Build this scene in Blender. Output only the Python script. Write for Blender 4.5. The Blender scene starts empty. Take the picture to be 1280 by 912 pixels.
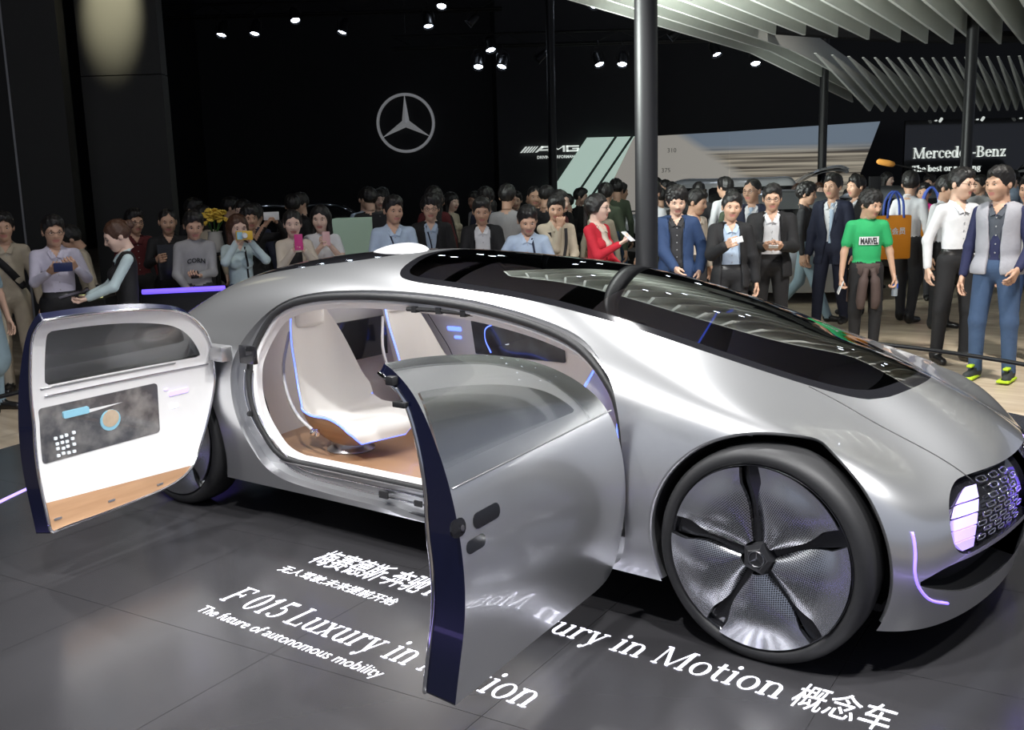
import bpy, bmesh, math, random
import numpy as np
from mathutils import Vector, Matrix

# ------------------------------------------------------------------ camera
SC = bpy.context.scene
COL = SC.collection
PITCH, ROLL, YAW = .181, -.028, .651
CAM = np.array([3.30, -4.42, 1.84])
FW = np.array([-math.sin(YAW) * math.cos(PITCH), math.cos(YAW) * math.cos(PITCH), -math.sin(PITCH)])
R0 = np.array([math.cos(YAW), math.sin(YAW), 0.])
U0 = np.cross(R0, FW)
RV = math.cos(ROLL) * R0 + math.sin(ROLL) * U0
UV = -math.sin(ROLL) * R0 + math.cos(ROLL) * U0
cd = bpy.data.cameras.new('camera')
cd.sensor_width = 36.0
cd.lens = 36.0 * 1282 / 1280
cd.clip_end = 200
cam = bpy.data.objects.new('camera', cd)
COL.objects.link(cam)
cam.matrix_world = Matrix(((RV[0], UV[0], -FW[0], CAM[0]), (RV[1], UV[1], -FW[1], CAM[1]), (RV[2], UV[2], -FW[2], CAM[2]), (0, 0, 0, 1)))
SC.camera = cam

# ------------------------------------------------------------------ world and exposure
SC.view_settings.view_transform = 'Standard'
SC.view_settings.look = 'None'
SC.view_settings.gamma = 1
SC.view_settings.use_curve_mapping = False
SC.view_settings.exposure = 0.1
W = bpy.data.worlds.new('hall_air')
SC.world = W
W.use_nodes = True
W.node_tree.nodes['Background'].inputs[0].default_value = (.55, .6, .75, 1)
W.node_tree.nodes['Background'].inputs[1].default_value = .42

# hall frame: the exhibition hall's own axes (the car is parked at an angle in it)
HO = np.array([3.30, -4.42])
HR = np.array([math.cos(YAW), math.sin(YAW)])
HF = np.array([-math.sin(YAW), math.cos(YAW)])
def H(u, v, z=0.):
    p = HO + HR * u + HF * v
    return (float(p[0]), float(p[1]), float(z))

def spot(name, loc, target, power, angle=40, blend=.5, size=.12, col=(1, 1, 1)):
    l = bpy.data.lights.new(name, 'SPOT')
    l.energy = power; l.spot_size = math.radians(angle); l.spot_blend = blend
    l.shadow_soft_size = size; l.color = col
    o = bpy.data.objects.new(name, l); COL.objects.link(o)
    o.location = loc
    d = Vector(target) - Vector(loc)
    o.rotation_euler = d.to_track_quat('-Z', 'Y').to_euler()
    return o
def area(name, loc, target, power, sx, sy, col=(1, 1, 1)):
    l = bpy.data.lights.new(name, 'AREA')
    l.shape = 'RECTANGLE'; l.size = sx; l.size_y = sy; l.energy = power; l.color = col
    o = bpy.data.objects.new(name, l); COL.objects.link(o)
    o.location = loc
    d = Vector(target) - Vector(loc)
    o.rotation_euler = d.to_track_quat('-Z', 'Y').to_euler()
    return o

# stage lights on the rigging above the car
for i, (u, v, z, p) in enumerate([(-3.5, 2.2, 6.2, 1000), (-1.2, 1.4, 6.2, 1000), (1.2, 1.6, 6.2, 1000), (3.4, 3.2, 6.2, 1000), (-4.0, 6.8, 6.2, 900), (-1.5, 8.2, 6.2, 900), (1.4, 8.6, 6.2, 900)]):
    spot('stage_spot', H(u, v, z), (.3, 0, .6), p, 60, .6, .12)
spot('stage_spot', H(4.8, 2.2, 5.6), (-.9, -1.2, .6), 800, 50, .6, .15)
# visitor area floods
spot('crowd_flood', H(4.5, 5.5, 7.5), H(4.3, 10.3, 0), 2600, 62, .7, .3, (1, .95, .88))
spot('crowd_flood', H(-3, 5.5, 7.5), H(-1.5, 10, 0), 450, 60, .7, .3, (1, .95, .9))
spot('crowd_flood', H(6, 13, 7.5), H(6.5, 17, 0), 900, 70, .7, .3, (1, .95, .88))
# pale beam on the dark panel at the left
spot('panel_beam', H(-5.0, 12.6, 7.4), H(-5.25, 14.47, 4.3), 4500, 15, 1.0, .04, (1, .96, .70))
# unseen fill spots, added to brighten the canopy fins from below
spot('canopy_fill', H(1.0, 12.0, 2.6), H(5.5, 14.5, 4.2), 850, 120, .9, .4, (.93, 1, .95))
spot('canopy_fill', H(3.0, 20.0, 2.3), H(7.5, 19, 3.9), 150, 110, .9, .4, (.93, 1, .95))
spot('canopy_fill', H(-1.0, 7.0, 3.0), H(4.5, 8.5, 4.2), 700, 130, .9, .4, (.93, 1, .95))
spot('canopy_fill', H(-1.5, 10.0, 3.0), H(3.5, 12, 4.0), 550, 120, .9, .4, (.93, 1, .95))


# ------------------------------------------------------------------ materials
MATS = {}
def mat(name, col, rough=.5, metal=0., emit=None, es=0., coat=0., spec=.5, noise=0., nscale=20., bump=0., bscale=80., trans=0., sheen=0.):
    if name in MATS: return MATS[name]
    m = bpy.data.materials.new(name); MATS[name] = m
    m.use_nodes = True
    nt = m.node_tree; b = nt.nodes['Principled BSDF']
    b.inputs['Base Color'].default_value = (*col, 1)
    b.inputs['Roughness'].default_value = rough
    b.inputs['Metallic'].default_value = metal
    b.inputs['Specular IOR Level'].default_value = spec
    b.inputs['Coat Weight'].default_value = coat
    b.inputs['Coat Roughness'].default_value = .03
    b.inputs['Transmission Weight'].default_value = trans
    b.inputs['Sheen Weight'].default_value = sheen
    if emit:
        b.inputs['Emission Color'].default_value = (*emit, 1); b.inputs['Emission Strength'].default_value = es
    if noise > 0 or bump > 0:
        tc = nt.nodes.new('ShaderNodeTexCoord')
        nz = nt.nodes.new('ShaderNodeTexNoise'); nz.inputs['Scale'].default_value = nscale; nz.inputs['Detail'].default_value = 4
        nt.links.new(tc.outputs['Object'], nz.inputs['Vector'])
        if noise > 0:
            mx = nt.nodes.new('ShaderNodeMix'); mx.data_type = 'RGBA'
            mx.inputs[6].default_value = (*[max(0, c * (1 - noise)) for c in col], 1)
            mx.inputs[7].default_value = (*[min(1, c * (1 + noise)) for c in col], 1)
            nt.links.new(nz.outputs['Fac'], mx.inputs[0])
            nt.links.new(mx.outputs[2], b.inputs['Base Color'])
        if bump > 0:
            n2 = nt.nodes.new('ShaderNodeTexNoise'); n2.inputs['Scale'].default_value = bscale
            nt.links.new(tc.outputs['Object'], n2.inputs['Vector'])
            bp = nt.nodes.new('ShaderNodeBump'); bp.inputs['Strength'].default_value = bump; bp.inputs['Distance'].default_value = .01
            nt.links.new(n2.outputs['Fac'], bp.inputs['Height'])
            nt.links.new(bp.outputs['Normal'], b.inputs['Normal'])
    return m
def glassy(name, tint, refl=.06, metal_mix=0., metal_col=(.7, .72, .74), rough=.02, mrough=.2, blend=.35):
    """thin pane: tinted see-through plus fresnel mirror, optionally a metallised film"""
    m = bpy.data.materials.new(name); MATS[name] = m
    m.use_nodes = True
    nt = m.node_tree; nt.nodes.remove(nt.nodes['Principled BSDF'])
    out = nt.nodes['Material Output']
    tr = nt.nodes.new('ShaderNodeBsdfTransparent'); tr.inputs[0].default_value = (*tint, 1)
    gl = nt.nodes.new('ShaderNodeBsdfGlossy'); gl.inputs['Roughness'].default_value = rough
    lw = nt.nodes.new('ShaderNodeLayerWeight'); lw.inputs[0].default_value = blend
    mr = nt.nodes.new('ShaderNodeMapRange'); mr.inputs[3].default_value = refl; mr.inputs[4].default_value = 1.0
    nt.links.new(lw.outputs['Fresnel'], mr.inputs[0])
    mx = nt.nodes.new('ShaderNodeMixShader')
    nt.links.new(mr.outputs[0], mx.inputs[0]); nt.links.new(tr.outputs[0], mx.inputs[1]); nt.links.new(gl.outputs[0], mx.inputs[2])
    last = mx
    if metal_mix > 0:
        g2 = nt.nodes.new('ShaderNodeBsdfGlossy'); g2.inputs['Roughness'].default_value = mrough; g2.inputs[0].default_value = (*metal_col, 1)
        m2 = nt.nodes.new('ShaderNodeMixShader'); m2.inputs[0].default_value = metal_mix
        nt.links.new(mx.outputs[0], m2.inputs[1]); nt.links.new(g2.outputs[0], m2.inputs[2]); last = m2
    nt.links.new(last.outputs[0], out.inputs[0])
    return m

# ------------------------------------------------------------------ mesh helpers
def tag(o, label=None, cat=None, group=None, kind=None):
    if label: o['label'] = label
    if cat: o['category'] = cat
    if group: o['group'] = group
    if kind: o['kind'] = kind
    return o
def empty(name, loc=(0, 0, 0), rz=0., label=None, cat=None, group=None, kind=None):
    o = bpy.data.objects.new(name, None); COL.objects.link(o)
    o.location = loc; o.rotation_euler = (0, 0, rz); o.empty_display_size = .1
    return tag(o, label, cat, group, kind)
def link_obj(name, me, parent=None):
    o = bpy.data.objects.new(name, me); COL.objects.link(o)
    if parent is not None: o.parent = parent
    return o
def mesh_data(name, V, F, mats, fm=None, smooth=True, N=None):
    V = np.asarray(V, float)
    used = sorted({i for f in F for i in f})
    if len(used) != len(V):
        mp = {u: k for k, u in enumerate(used)}
        F = [[mp[i] for i in f] for f in F]; V = V[used]
        if N is not None: N = np.asarray(N)[used]
    me = bpy.data.meshes.new(name)
    me.from_pydata(V.tolist(), [], [list(map(int, f)) for f in F])
    if not isinstance(mats, (list, tuple)): mats = [mats]
    for m in mats: me.materials.append(m)
    if fm is not None: me.polygons.foreach_set('material_index', list(map(int, fm)))
    if smooth: me.polygons.foreach_set('use_smooth', [True] * len(me.polygons))
    me.update()
    if N is not None:
        N = np.asarray(N, float); N = N / np.maximum(1e-9, np.linalg.norm(N, axis=1, keepdims=True))
        me.normals_split_custom_set_from_vertices(N.tolist())
    return me
def mk(name, V, F, mats, parent=None, smooth=True, fm=None, N=None):
    return link_obj(name, mesh_data(name, V, F, mats, fm, smooth, N), parent)

class MB:
    """collects simple shapes into one mesh"""
    def __init__(s): s.V = []; s.F = []; s.fm = []
    def add(s, V, F, m=0):
        b = len(s.V); s.V += [tuple(map(float, v)) for v in V]; s.F += [[b + i for i in f] for f in F]; s.fm += [m] * len(F); return s
    def box(s, c, d, m=0, rz=0., bev=0.):
        x, y, z = [v / 2 for v in d]
        if bev > 0:
            b = min(bev, min(x, y, z) * .9)
            bm = bmesh.new(); bmesh.ops.create_cube(bm, size=1)
            for v in bm.verts: v.co = Vector((v.co.x * d[0], v.co.y * d[1], v.co.z * d[2]))
            bmesh.ops.bevel(bm, geom=bm.edges[:], offset=b, segments=2, affect='EDGES', profile=.6)
            bm.verts.index_update()
            V = [v.co[:] for v in bm.verts]; F = [[v.index for v in f.verts] for f in bm.faces]; bm.free()
        else:
            V = [(-x, -y, -z), (x, -y, -z), (x, y, -z), (-x, y, -z), (-x, -y, z), (x, -y, z), (x, y, z), (-x, y, z)]
            F = [[3, 2, 1, 0], [4, 5, 6, 7], [0, 1, 5, 4], [1, 2, 6, 5], [2, 3, 7, 6], [3, 0, 4, 7]]
        ca, sa = math.cos(rz), math.sin(rz)
        V = [(c[0] + ca * v[0] - sa * v[1], c[1] + sa * v[0] + ca * v[1], c[2] + v[2]) for v in V]
        return s.add(V, F, m)
    def tube(s, P, r, n=8, m=0, cap=True, closed=False):
        V, F = tube_geo(P, r, n, cap, closed); return s.add(V, F, m)
    def cyl(s, a, b, r, n=20, m=0, r2=None):
        return s.tube([a, b], [r, r if r2 is None else r2], n, m)
    def lathe(s, prof, n=32, m=0, axis='z', c=(0, 0, 0)):
        V = []; F = []; k = len(prof)
        for i in range(n):
            a = 2 * math.pi * i / n
            for (r, z) in prof:
                p = (r * math.cos(a), r * math.sin(a), z) if axis == 'z' else (r * math.cos(a), z, r * math.sin(a))
                V.append((p[0] + c[0], p[1] + c[1], p[2] + c[2]))
        for i in range(n):
            j = (i + 1) % n
            for q in range(k - 1): 
                f = [i * k + q, j * k + q, j * k + q + 1, i * k + q + 1]
                F.append(f if axis == 'z' else f[::-1])
        return s.add(V, F, m)
    def prism(s, pts, fn, d, m=0):
        """extrude 2-D polygon: fn(p, depth)->3D"""
        n = len(pts)
        V = [fn(p, 0) for p in pts] + [fn(p, d) for p in pts]
        F = [list(range(n))[::-1], list(range(n, 2 * n))] + [[i, (i + 1) % n, n + (i + 1) % n, n + i] for i in range(n)]
        return s.add(V, F, m)
    def ellipsoid(s, c, r, n=12, k=8, m=0):
        V = []; F = []
        for i in range(k + 1):
            th = math.pi * i / k
            for j in range(n):
                a = 2 * math.pi * j / n
                V.append((c[0] + r[0] * math.sin(th) * math.cos(a), c[1] + r[1] * math.sin(th) * math.sin(a), c[2] + r[2] * math.cos(th)))
        for i in range(k):
            for j in range(n):
                F.append([i * n + j, (i + 1) * n + j, (i + 1) * n + (j + 1) % n, i * n + (j + 1) % n])
        return s.add(V, F, m)
    def data(s, name, mats, smooth=True): return mesh_data(name, s.V, s.F, mats, s.fm, smooth)
    def build(s, name, mats, parent=None, smooth=True, loc=None):
        o = mk(name, s.V, s.F, mats, parent, smooth, s.fm)
        if smooth: sharp(o.data)
        if loc: o.location = loc
        return o
def sharp(me, ang=.7):
    me.set_sharp_from_angle(angle=ang)
def tube_geo(P, r, n=8, cap=True, closed=False):
    P = np.asarray(P, float); k = len(P)
    r = np.full(k, float(r)) if np.isscalar(r) else np.asarray(r, float)
    T = np.zeros_like(P)
    if closed: T = np.roll(P, -1, 0) - np.roll(P, 1, 0)
    else:
        T[1:-1] = P[2:] - P[:-2]; T[0] = P[1] - P[0]; T[-1] = P[-1] - P[-2]
    T /= np.maximum(1e-9, np.linalg.norm(T, axis=1, keepdims=True))
    up = np.array([0, 0, 1.]) if abs(T[0][2]) < .9 else np.array([1., 0, 0])
    V = []; F = []
    a = np.arange(n) * 2 * math.pi / n
    for i in range(k):
        x = np.cross(up, T[i]); x /= max(1e-9, np.linalg.norm(x)); y = np.cross(T[i], x); up = y
        V += (P[i] + r[i] * (np.cos(a)[:, None] * x + np.sin(a)[:, None] * y)).tolist()
    for i in range(k if closed else k - 1):
        j = (i + 1) % k
        for q in range(n): F.append([i * n + q, i * n + (q + 1) % n, j * n + (q + 1) % n, j * n + q])
    if cap and not closed: F.append(list(range(n))[::-1]); F.append([(k - 1) * n + q for q in range(n)])
    return V, F
def spline(P, n=40, closed=False):
    """Catmull-Rom through points"""
    P = np.asarray(P, float); k = len(P); out = []
    if closed: Q = np.vstack([P[-1:], P, P[:2]]); segs = k
    else: Q = np.vstack([2 * P[0] - P[1], P, 2 * P[-1] - P[-2]]); segs = k - 1
    for t in np.linspace(0, segs, n, endpoint=not closed):
        i = min(int(t), segs - 1); u = t - i
        a, b, c, d = Q[i], Q[i + 1], Q[i + 2], Q[i + 3]
        out.append(.5 * (2 * b + (c - a) * u + (2 * a - 5 * b + 4 * c - d) * u * u + (3 * b - a - 3 * c + d) * u ** 3))
    return np.array(out)
def poly_sd(P, X, Y):
    """signed distance (negative inside) of points X,Y to polygon P"""
    P = np.asarray(P, float); Q = np.roll(P, -1, 0)
    best = np.full(X.shape, 1e9); ins = np.zeros(X.shape, bool)
    for (ax, ay), (bx_, by) in zip(P, Q):
        dx, dy = bx_ - ax, by - ay; L = dx * dx + dy * dy + 1e-12
        t = np.clip(((X - ax) * dx + (Y - ay) * dy) / L, 0, 1)
        best = np.minimum(best, (X - ax - t * dx) ** 2 + (Y - ay - t * dy) ** 2)
        if ay != by:
            c = ((ay > Y) != (by > Y)) & (X < (bx_ - ax) * (Y - ay) / (by - ay) + ax); ins ^= c
    d = np.sqrt(best); return np.where(ins, -d, d)
class Surf:
    """polygon soup on a smooth surface that can be cut by implicit functions"""
    def __init__(s, V, N, F): s.V = np.asarray(V, float); s.N = np.asarray(N, float); s.F = F
    def split(s, g):
        val = g(s.V); pos = val >= 0
        V = [s.V]; N = [s.N]; n = len(s.V); extra = []; en = []; cache = {}
        P = []; Q = []
        pl = pos.tolist(); vl = val.tolist()
        def cut(a, b):
            nonlocal n
            k = (a, b) if a < b else (b, a)
            if k in cache: return cache[k]
            t = vl[k[0]] / (vl[k[0]] - vl[k[1]])
            extra.append(s.V[k[0]] * (1 - t) + s.V[k[1]] * t); en.append(s.N[k[0]] * (1 - t) + s.N[k[1]] * t)
            cache[k] = n; n += 1
            return n - 1
        for f in s.F:
            c = [pl[i] for i in f]
            if all(c): P.append(f)
            elif not any(c): Q.append(f)
            else:
                p = []; q = []
                for i, a in enumerate(f):
                    b = f[(i + 1) % len(f)]
                    (p if c[i] else q).append(a)
                    if c[i] != c[(i + 1) % len(f)]:
                        x = cut(a, b); p.append(x); q.append(x)
                if len(p) > 2: P.append(p)
                if len(q) > 2: Q.append(q)
        VV = np.vstack(V + ([np.array(extra)] if extra else [])); NN = np.vstack(N + ([np.array(en)] if en else []))
        return Surf(VV, NN, P), Surf(VV, NN, Q)
    def compact(s):
        u = sorted({i for f in s.F for i in f}); mp = {a: k for k, a in enumerate(u)}
        return Surf(s.V[u], s.N[u], [[mp[i] for i in f] for f in s.F])
    def offset(s, d, flip=True):
        """copy pushed inward by d (scalar or array)"""
        d = np.asarray(d, float); d = d[:, None] if d.ndim else d
        return Surf(s.V - s.N * d, -s.N if flip else s.N, [f[::-1] for f in s.F] if flip else s.F)
    def boundary(s):
        cnt = {}
        for f in s.F:
            for i, a in enumerate(f):
                b = f[(i + 1) % len(f)]; cnt[(a, b)] = 1
        nxt = {}
        for (a, b) in cnt:
            if (b, a) not in cnt: nxt.setdefault(a, []).append(b)
        loops = []
        while nxt:
            a = next(iter(nxt)); L = [a]
            while True:
                if a not in nxt: break
                b = nxt[a].pop()
                if not nxt[a]: del nxt[a]
                if b == L[0]: break
                L.append(b); a = b
            loops.append(L)
        return sorted(loops, key=len, reverse=True)
    def band(s, d):
        """strip from each boundary edge to the inward offset"""
        d = np.asarray(d, float); D = d if d.ndim else np.full(len(s.V), float(d))
        V = []; F = []
        for L in s.boundary():
            b = len(V); k = len(L)
            for i in L: V.append(s.V[i]); V.append(s.V[i] - s.N[i] * D[i])
            for i in range(k):
                j = (i + 1) % k
                F.append([b + 2 * j, b + 2 * i, b + 2 * i + 1, b + 2 * j + 1])
        return np.array(V), F
    def moved(s, fn, fnN):
        return Surf(fn(s.V), fnN(s.N), s.F)
    def build(s, name, m, parent=None):
        return mk(name, s.V, s.F, m, parent, True, None, s.N)
def seam_free(V, eps=1e-5):
    return V

# ================================================================== the silver concept car
silver = mat('satin_silver_paint', (.72, .725, .735), .29, .9, coat=1., noise=.02, nscale=900)
silver_dark = mat('brushed_door_jamb', (.52, .52, .53), .3, .9)
chrome = mat('chrome', (.8, .8, .82), .08, 1.)
black_gloss = mat('black_gloss', (.012, .012, .014), .08, 0, coat=.5)
black_rub = mat('black_rubber', (.018, .018, .019), .55, noise=.2, nscale=60)
black_mat = mat('black_cavity', (.006, .006, .007), .8)
white_trim = mat('white_leather', (.80, .79, .78), .45, bump=.05, bscale=300)
white_soft = mat('ivory_upholstery', (.78, .76, .73), .55, bump=.08, bscale=220)
blue_led = mat('blue_light_strip', (.1, .15, .9), .4, emit=(.10, .17, 1.), es=3)
violet_led = mat('violet_light_bar', (.6, .5, 1), .4, emit=(.44, .31, 1.), es=.85)
violet_line = mat('violet_light_line', (.4, .3, 1), .4, emit=(.20, .12, 1.), es=2.0)
edge_sheen = mat('black_door_edge_blue_sheen', (.006, .008, .030), .22, .1, coat=.4)  # gloss black; reflected blue of the light strips painted into the base colour
roof_tint = glassy('dark_roof_glass', (.11, .115, .125), .07, blend=.6)
win_metal = glassy('metallised_window', (.80, .81, .82), .05, .46, (.78, .80, .80), .03, .25)
win_in = glassy('clear_window_inside', (.92, .93, .94), .05, .12, (.85, .86, .87), .05, .3)
screen_dark = mat('screen_glass', (.012, .013, .016), .12, coat=.3)
def wood_mat():
    m = mat('walnut_veneer', (.42, .23, .12), .32, coat=.2)
    nt = m.node_tree; b = nt.nodes['Principled BSDF']
    tc = nt.nodes.new('ShaderNodeTexCoord'); mp = nt.nodes.new('ShaderNodeMapping'); mp.inputs['Scale'].default_value = (.6, .6, 9)
    nz = nt.nodes.new('ShaderNodeTexNoise'); nz.inputs['Scale'].default_value = 3; nz.inputs['Detail'].default_value = 6
    cr = nt.nodes.new('ShaderNodeValToRGB')
    cr.color_ramp.elements[0].color = (.36, .20, .105, 1); cr.color_ramp.elements[1].color = (.50, .30, .17, 1)
    cr.color_ramp.elements[0].position = .3; cr.color_ramp.elements[1].position = .7
    nt.links.new(tc.outputs['Object'], mp.inputs['Vector']); nt.links.new(mp.outputs[0], nz.inputs['Vector'])
    nt.links.new(nz.outputs['Fac'], cr.inputs[0]); nt.links.new(cr.outputs[0], b.inputs['Base Color'])
    return m
wood = wood_mat()

ST = 15
def row(*p): return list(p)
NET = np.array([
 [(2.48,0,.165),(2.455,.35,.165),(2.375,.68,.175),(2.20,.90,.195),(1.8,.965,.22),(1.2,.95,.22),(.6,.94,.22),(0,.94,.22),(-.6,.94,.22),(-1.2,.95,.22),(-1.8,.96,.23),(-2.2,.90,.27),(-2.42,.70,.32),(-2.5,.35,.33),(-2.52,0,.33)],
 [(2.52,0,.36),(2.49,.38,.36),(2.41,.73,.37),(2.22,.935,.38),(1.8,.99,.38),(1.2,.975,.38),(.6,.968,.38),(0,.965,.38),(-.6,.968,.38),(-1.2,.978,.38),(-1.8,.99,.39),(-2.22,.93,.42),(-2.48,.72,.45),(-2.57,.36,.45),(-2.59,0,.45)],
 [(2.56,0,.56),(2.53,.40,.56),(2.425,.74,.57),(2.21,.94,.58),(1.8,1.005,.60),(1.2,1.0,.60),(.6,.995,.60),(0,.995,.60),(-.6,.995,.60),(-1.2,1.0,.60),(-1.8,1.008,.61),(-2.22,.945,.62),(-2.5,.72,.62),(-2.6,.37,.62),(-2.62,0,.62)],
 [(2.49,0,.78),(2.46,.36,.77),(2.35,.67,.76),(2.15,.87,.78),(1.78,.96,.86),(1.2,.968,.88),(.6,.965,.88),(0,.965,.88),(-.6,.965,.88),(-1.2,.965,.88),(-1.8,.95,.88),(-2.2,.87,.86),(-2.47,.66,.82),(-2.57,.34,.80),(-2.59,0,.80)],
 [(2.36,0,.905),(2.33,.30,.895),(2.23,.55,.875),(2.03,.74,.885),(1.68,.855,.965),(1.18,.885,1.06),(.6,.89,1.10),(0,.89,1.11),(-.6,.885,1.10),(-1.2,.865,1.06),(-1.8,.82,1.01),(-2.15,.75,.96),(-2.38,.58,.92),(-2.47,.30,.90),(-2.49,0,.90)],
 [(2.2,0,.995),(2.17,.24,.985),(2.07,.43,.968),(1.88,.58,.98),(1.55,.69,1.065),(1.12,.745,1.18),(.58,.765,1.262),(0,.775,1.295),(-.6,.765,1.30),(-1.2,.735,1.235),(-1.75,.67,1.14),(-2.05,.60,1.06),(-2.25,.46,1.0),(-2.33,.24,.98),(-2.35,0,.98)],
 [(2.02,0,1.065),(2.0,.15,1.06),(1.92,.27,1.055),(1.74,.37,1.085),(1.42,.43,1.20),(1.03,.46,1.31),(.54,.47,1.388),(0,.475,1.42),(-.6,.47,1.43),(-1.18,.45,1.375),(-1.65,.41,1.265),(-1.92,.36,1.18),(-2.08,.28,1.12),(-2.14,.15,1.10),(-2.16,0,1.10)],
 [(1.9,0,1.105),(1.88,0,1.11),(1.8,0,1.135),(1.62,0,1.185),(1.35,0,1.265),(1.0,0,1.35),(.5,0,1.428),(0,0,1.458),(-.6,0,1.468),(-1.15,0,1.425),(-1.55,0,1.335),(-1.8,0,1.27),(-1.92,0,1.225),(-1.97,0,1.205),(-2.0,0,1.195)]])

# fine tuning of the upper body line
_xs = [-2.7, -2.1, -1.75, -1.4, -1.1, -.5, 0, .5, .9, 1.2, 1.5, 1.8, 2.05, 2.25, 2.45, 2.6]
_dz = [.05, .075, .05, .018, -.008, -.026, -.036, -.046, -.068, -.078, -.07, -.06, -.075, -.095, -.105, -.08]
for _r, _k in ((7, 1.), (6, 1.), (5, .62), (4, .3), (3, .0)):
    fr = np.clip((NET[_r, :, 0] - {3: 2.12, 4: 1.85}.get(_r, 1.6)) / {3: .25, 4: .35}.get(_r, .5), 0, 1); kk = _k * (1 - fr) + fr * {7: 1, 6: 1, 5: 1, 4: .95, 3: .8}[_r]
    NET[_r, :, 2] += np.interp(NET[_r, :, 0], _xs, _dz) * kk
for _r in (2, 3, 4, 5):                       # rounder nose in plan
    for _s, _dx, _ky in ((1, -.02, .97), (2, -.055, .97), (3, .0, 1.015)):
        NET[_r, _s, 0] += _dx * {2: .5, 3: .8, 4: 1, 5: 1}[_r]; NET[_r, _s, 1] *= _ky
def pad(C):
    bot = 2 * C[:1] - C[1:2]; top = C[-2:-1] * np.array([1, -1, 1])
    D = np.concatenate([bot, C, top], 0)
    l = D[:, 1:2] * np.array([1, -1, 1]); r = D[:, -2:-1] * np.array([1, -1, 1])
    return np.concatenate([l, D, r], 1)
def bsp(u): return np.stack([(1 - u) ** 3, 3 * u ** 3 - 6 * u ** 2 + 4, -3 * u ** 3 + 3 * u ** 2 + 3 * u + 1, u ** 3], -1) / 6
def dbsp(u): return np.stack([-3 * (1 - u) ** 2, 9 * u ** 2 - 12 * u, -9 * u ** 2 + 6 * u + 3, 3 * u ** 2], -1) / 6
def ev(C, ss, tt):
    D = pad(C); nr, nc = C.shape[:2]
    i = np.minimum(ss.astype(int), nr - 2); j = np.minimum(tt.astype(int), nc - 2)
    bu, bv = bsp(ss - i), bsp(tt - j); du, dv = dbsp(ss - i), dbsp(tt - j)
    S = np.zeros((len(ss), len(tt), 3)); Su = S.copy(); Sv = S.copy()
    for a in range(4):
        for b in range(4):
            blk = D[np.ix_(i + a, j + b)]
            S += bu[:, a][:, None, None] * bv[:, b][None, :, None] * blk
            Su += du[:, a][:, None, None] * bv[:, b][None, :, None] * blk
            Sv += bu[:, a][:, None, None] * dv[:, b][None, :, None] * blk
    return S, Su, Sv
C = NET.copy()
for _ in range(2):
    S, _, _ = ev(C, np.arange(8.), np.arange(15.)); C = C + .8 * (NET - S)
ns, ntt = 7 * 15 + 1, 14 * 22 + 1
ss = np.linspace(0, 7, ns); tt = np.linspace(0, 14, ntt)
S, Su, Sv = ev(C, ss, tt)
Nn = np.cross(Su, Sv); Nn /= np.maximum(1e-9, np.linalg.norm(Nn, axis=2, keepdims=True))
if Nn[20, ntt // 2, 1] < 0: Nn = -Nn     # outward (+y on the +y half)
S[-1, :, 1] = 0; S[:, 0, 1] = 0; S[:, -1, 1] = 0
Vf = S.reshape(-1, 3); Nf = Nn.reshape(-1, 3)
Q = [[a * ntt + b, a * ntt + b + 1, (a + 1) * ntt + b + 1, (a + 1) * ntt + b] for a in range(ns - 1) for b in range(ntt - 1)]
# orientation test
f = Q[20 * (ntt - 1) + ntt // 2]; nn = np.cross(Vf[f[1]] - Vf[f[0]], Vf[f[2]] - Vf[f[1]])
if nn @ Nf[f[0]] < 0: Q = [q[::-1] for q in Q]
MIR = np.array([1, -1, 1.])
CN = C.copy()
def solve(side, ia, ib, a, b, ok=None):
    """exact surface point of one half (side=-1 near, +1 far) whose coordinates ia, ib equal a, b; returns point and normal"""
    mir = np.array([1, side, 1.]); P = Vf * mir
    w = (P[:, ia] - a) ** 2 + (P[:, ib] - b) ** 2
    if ok is not None: w = w + np.where(ok(P, Nf * mir), 0, 1.)
    i = int(np.argmin(w)); s = ss[i // ntt]; t = tt[i % ntt]
    for _ in range(5):
        S1, U1, W1 = ev(CN, np.array([s]), np.array([t])); p = S1[0, 0] * mir; du = U1[0, 0] * mir; dv = W1[0, 0] * mir
        J = np.array([[du[ia], dv[ia]], [du[ib], dv[ib]]]); r = np.array([a - p[ia], b - p[ib]])
        if abs(np.linalg.det(J)) < 1e-9: break
        d = np.clip(np.linalg.solve(J, r), -.3, .3); s = min(max(s + d[0], 0), 7 - 1e-6); t = min(max(t + d[1], 0), 14 - 1e-6)
    n = np.cross(du, dv); n /= max(1e-9, np.linalg.norm(n)); n0 = (Nf * mir)[i]
    return p, (n if n @ n0 > 0 else -n)
far = Surf(Vf, Nf, Q); near = Surf(Vf * MIR, Nf * MIR, [q[::-1] for q in Q])
both = lambda a, b: Surf(np.vstack([a.V, b.V]), np.vstack([a.N, b.N]), a.F + [[i + len(a.V) for i in f] for f in b.F])

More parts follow.
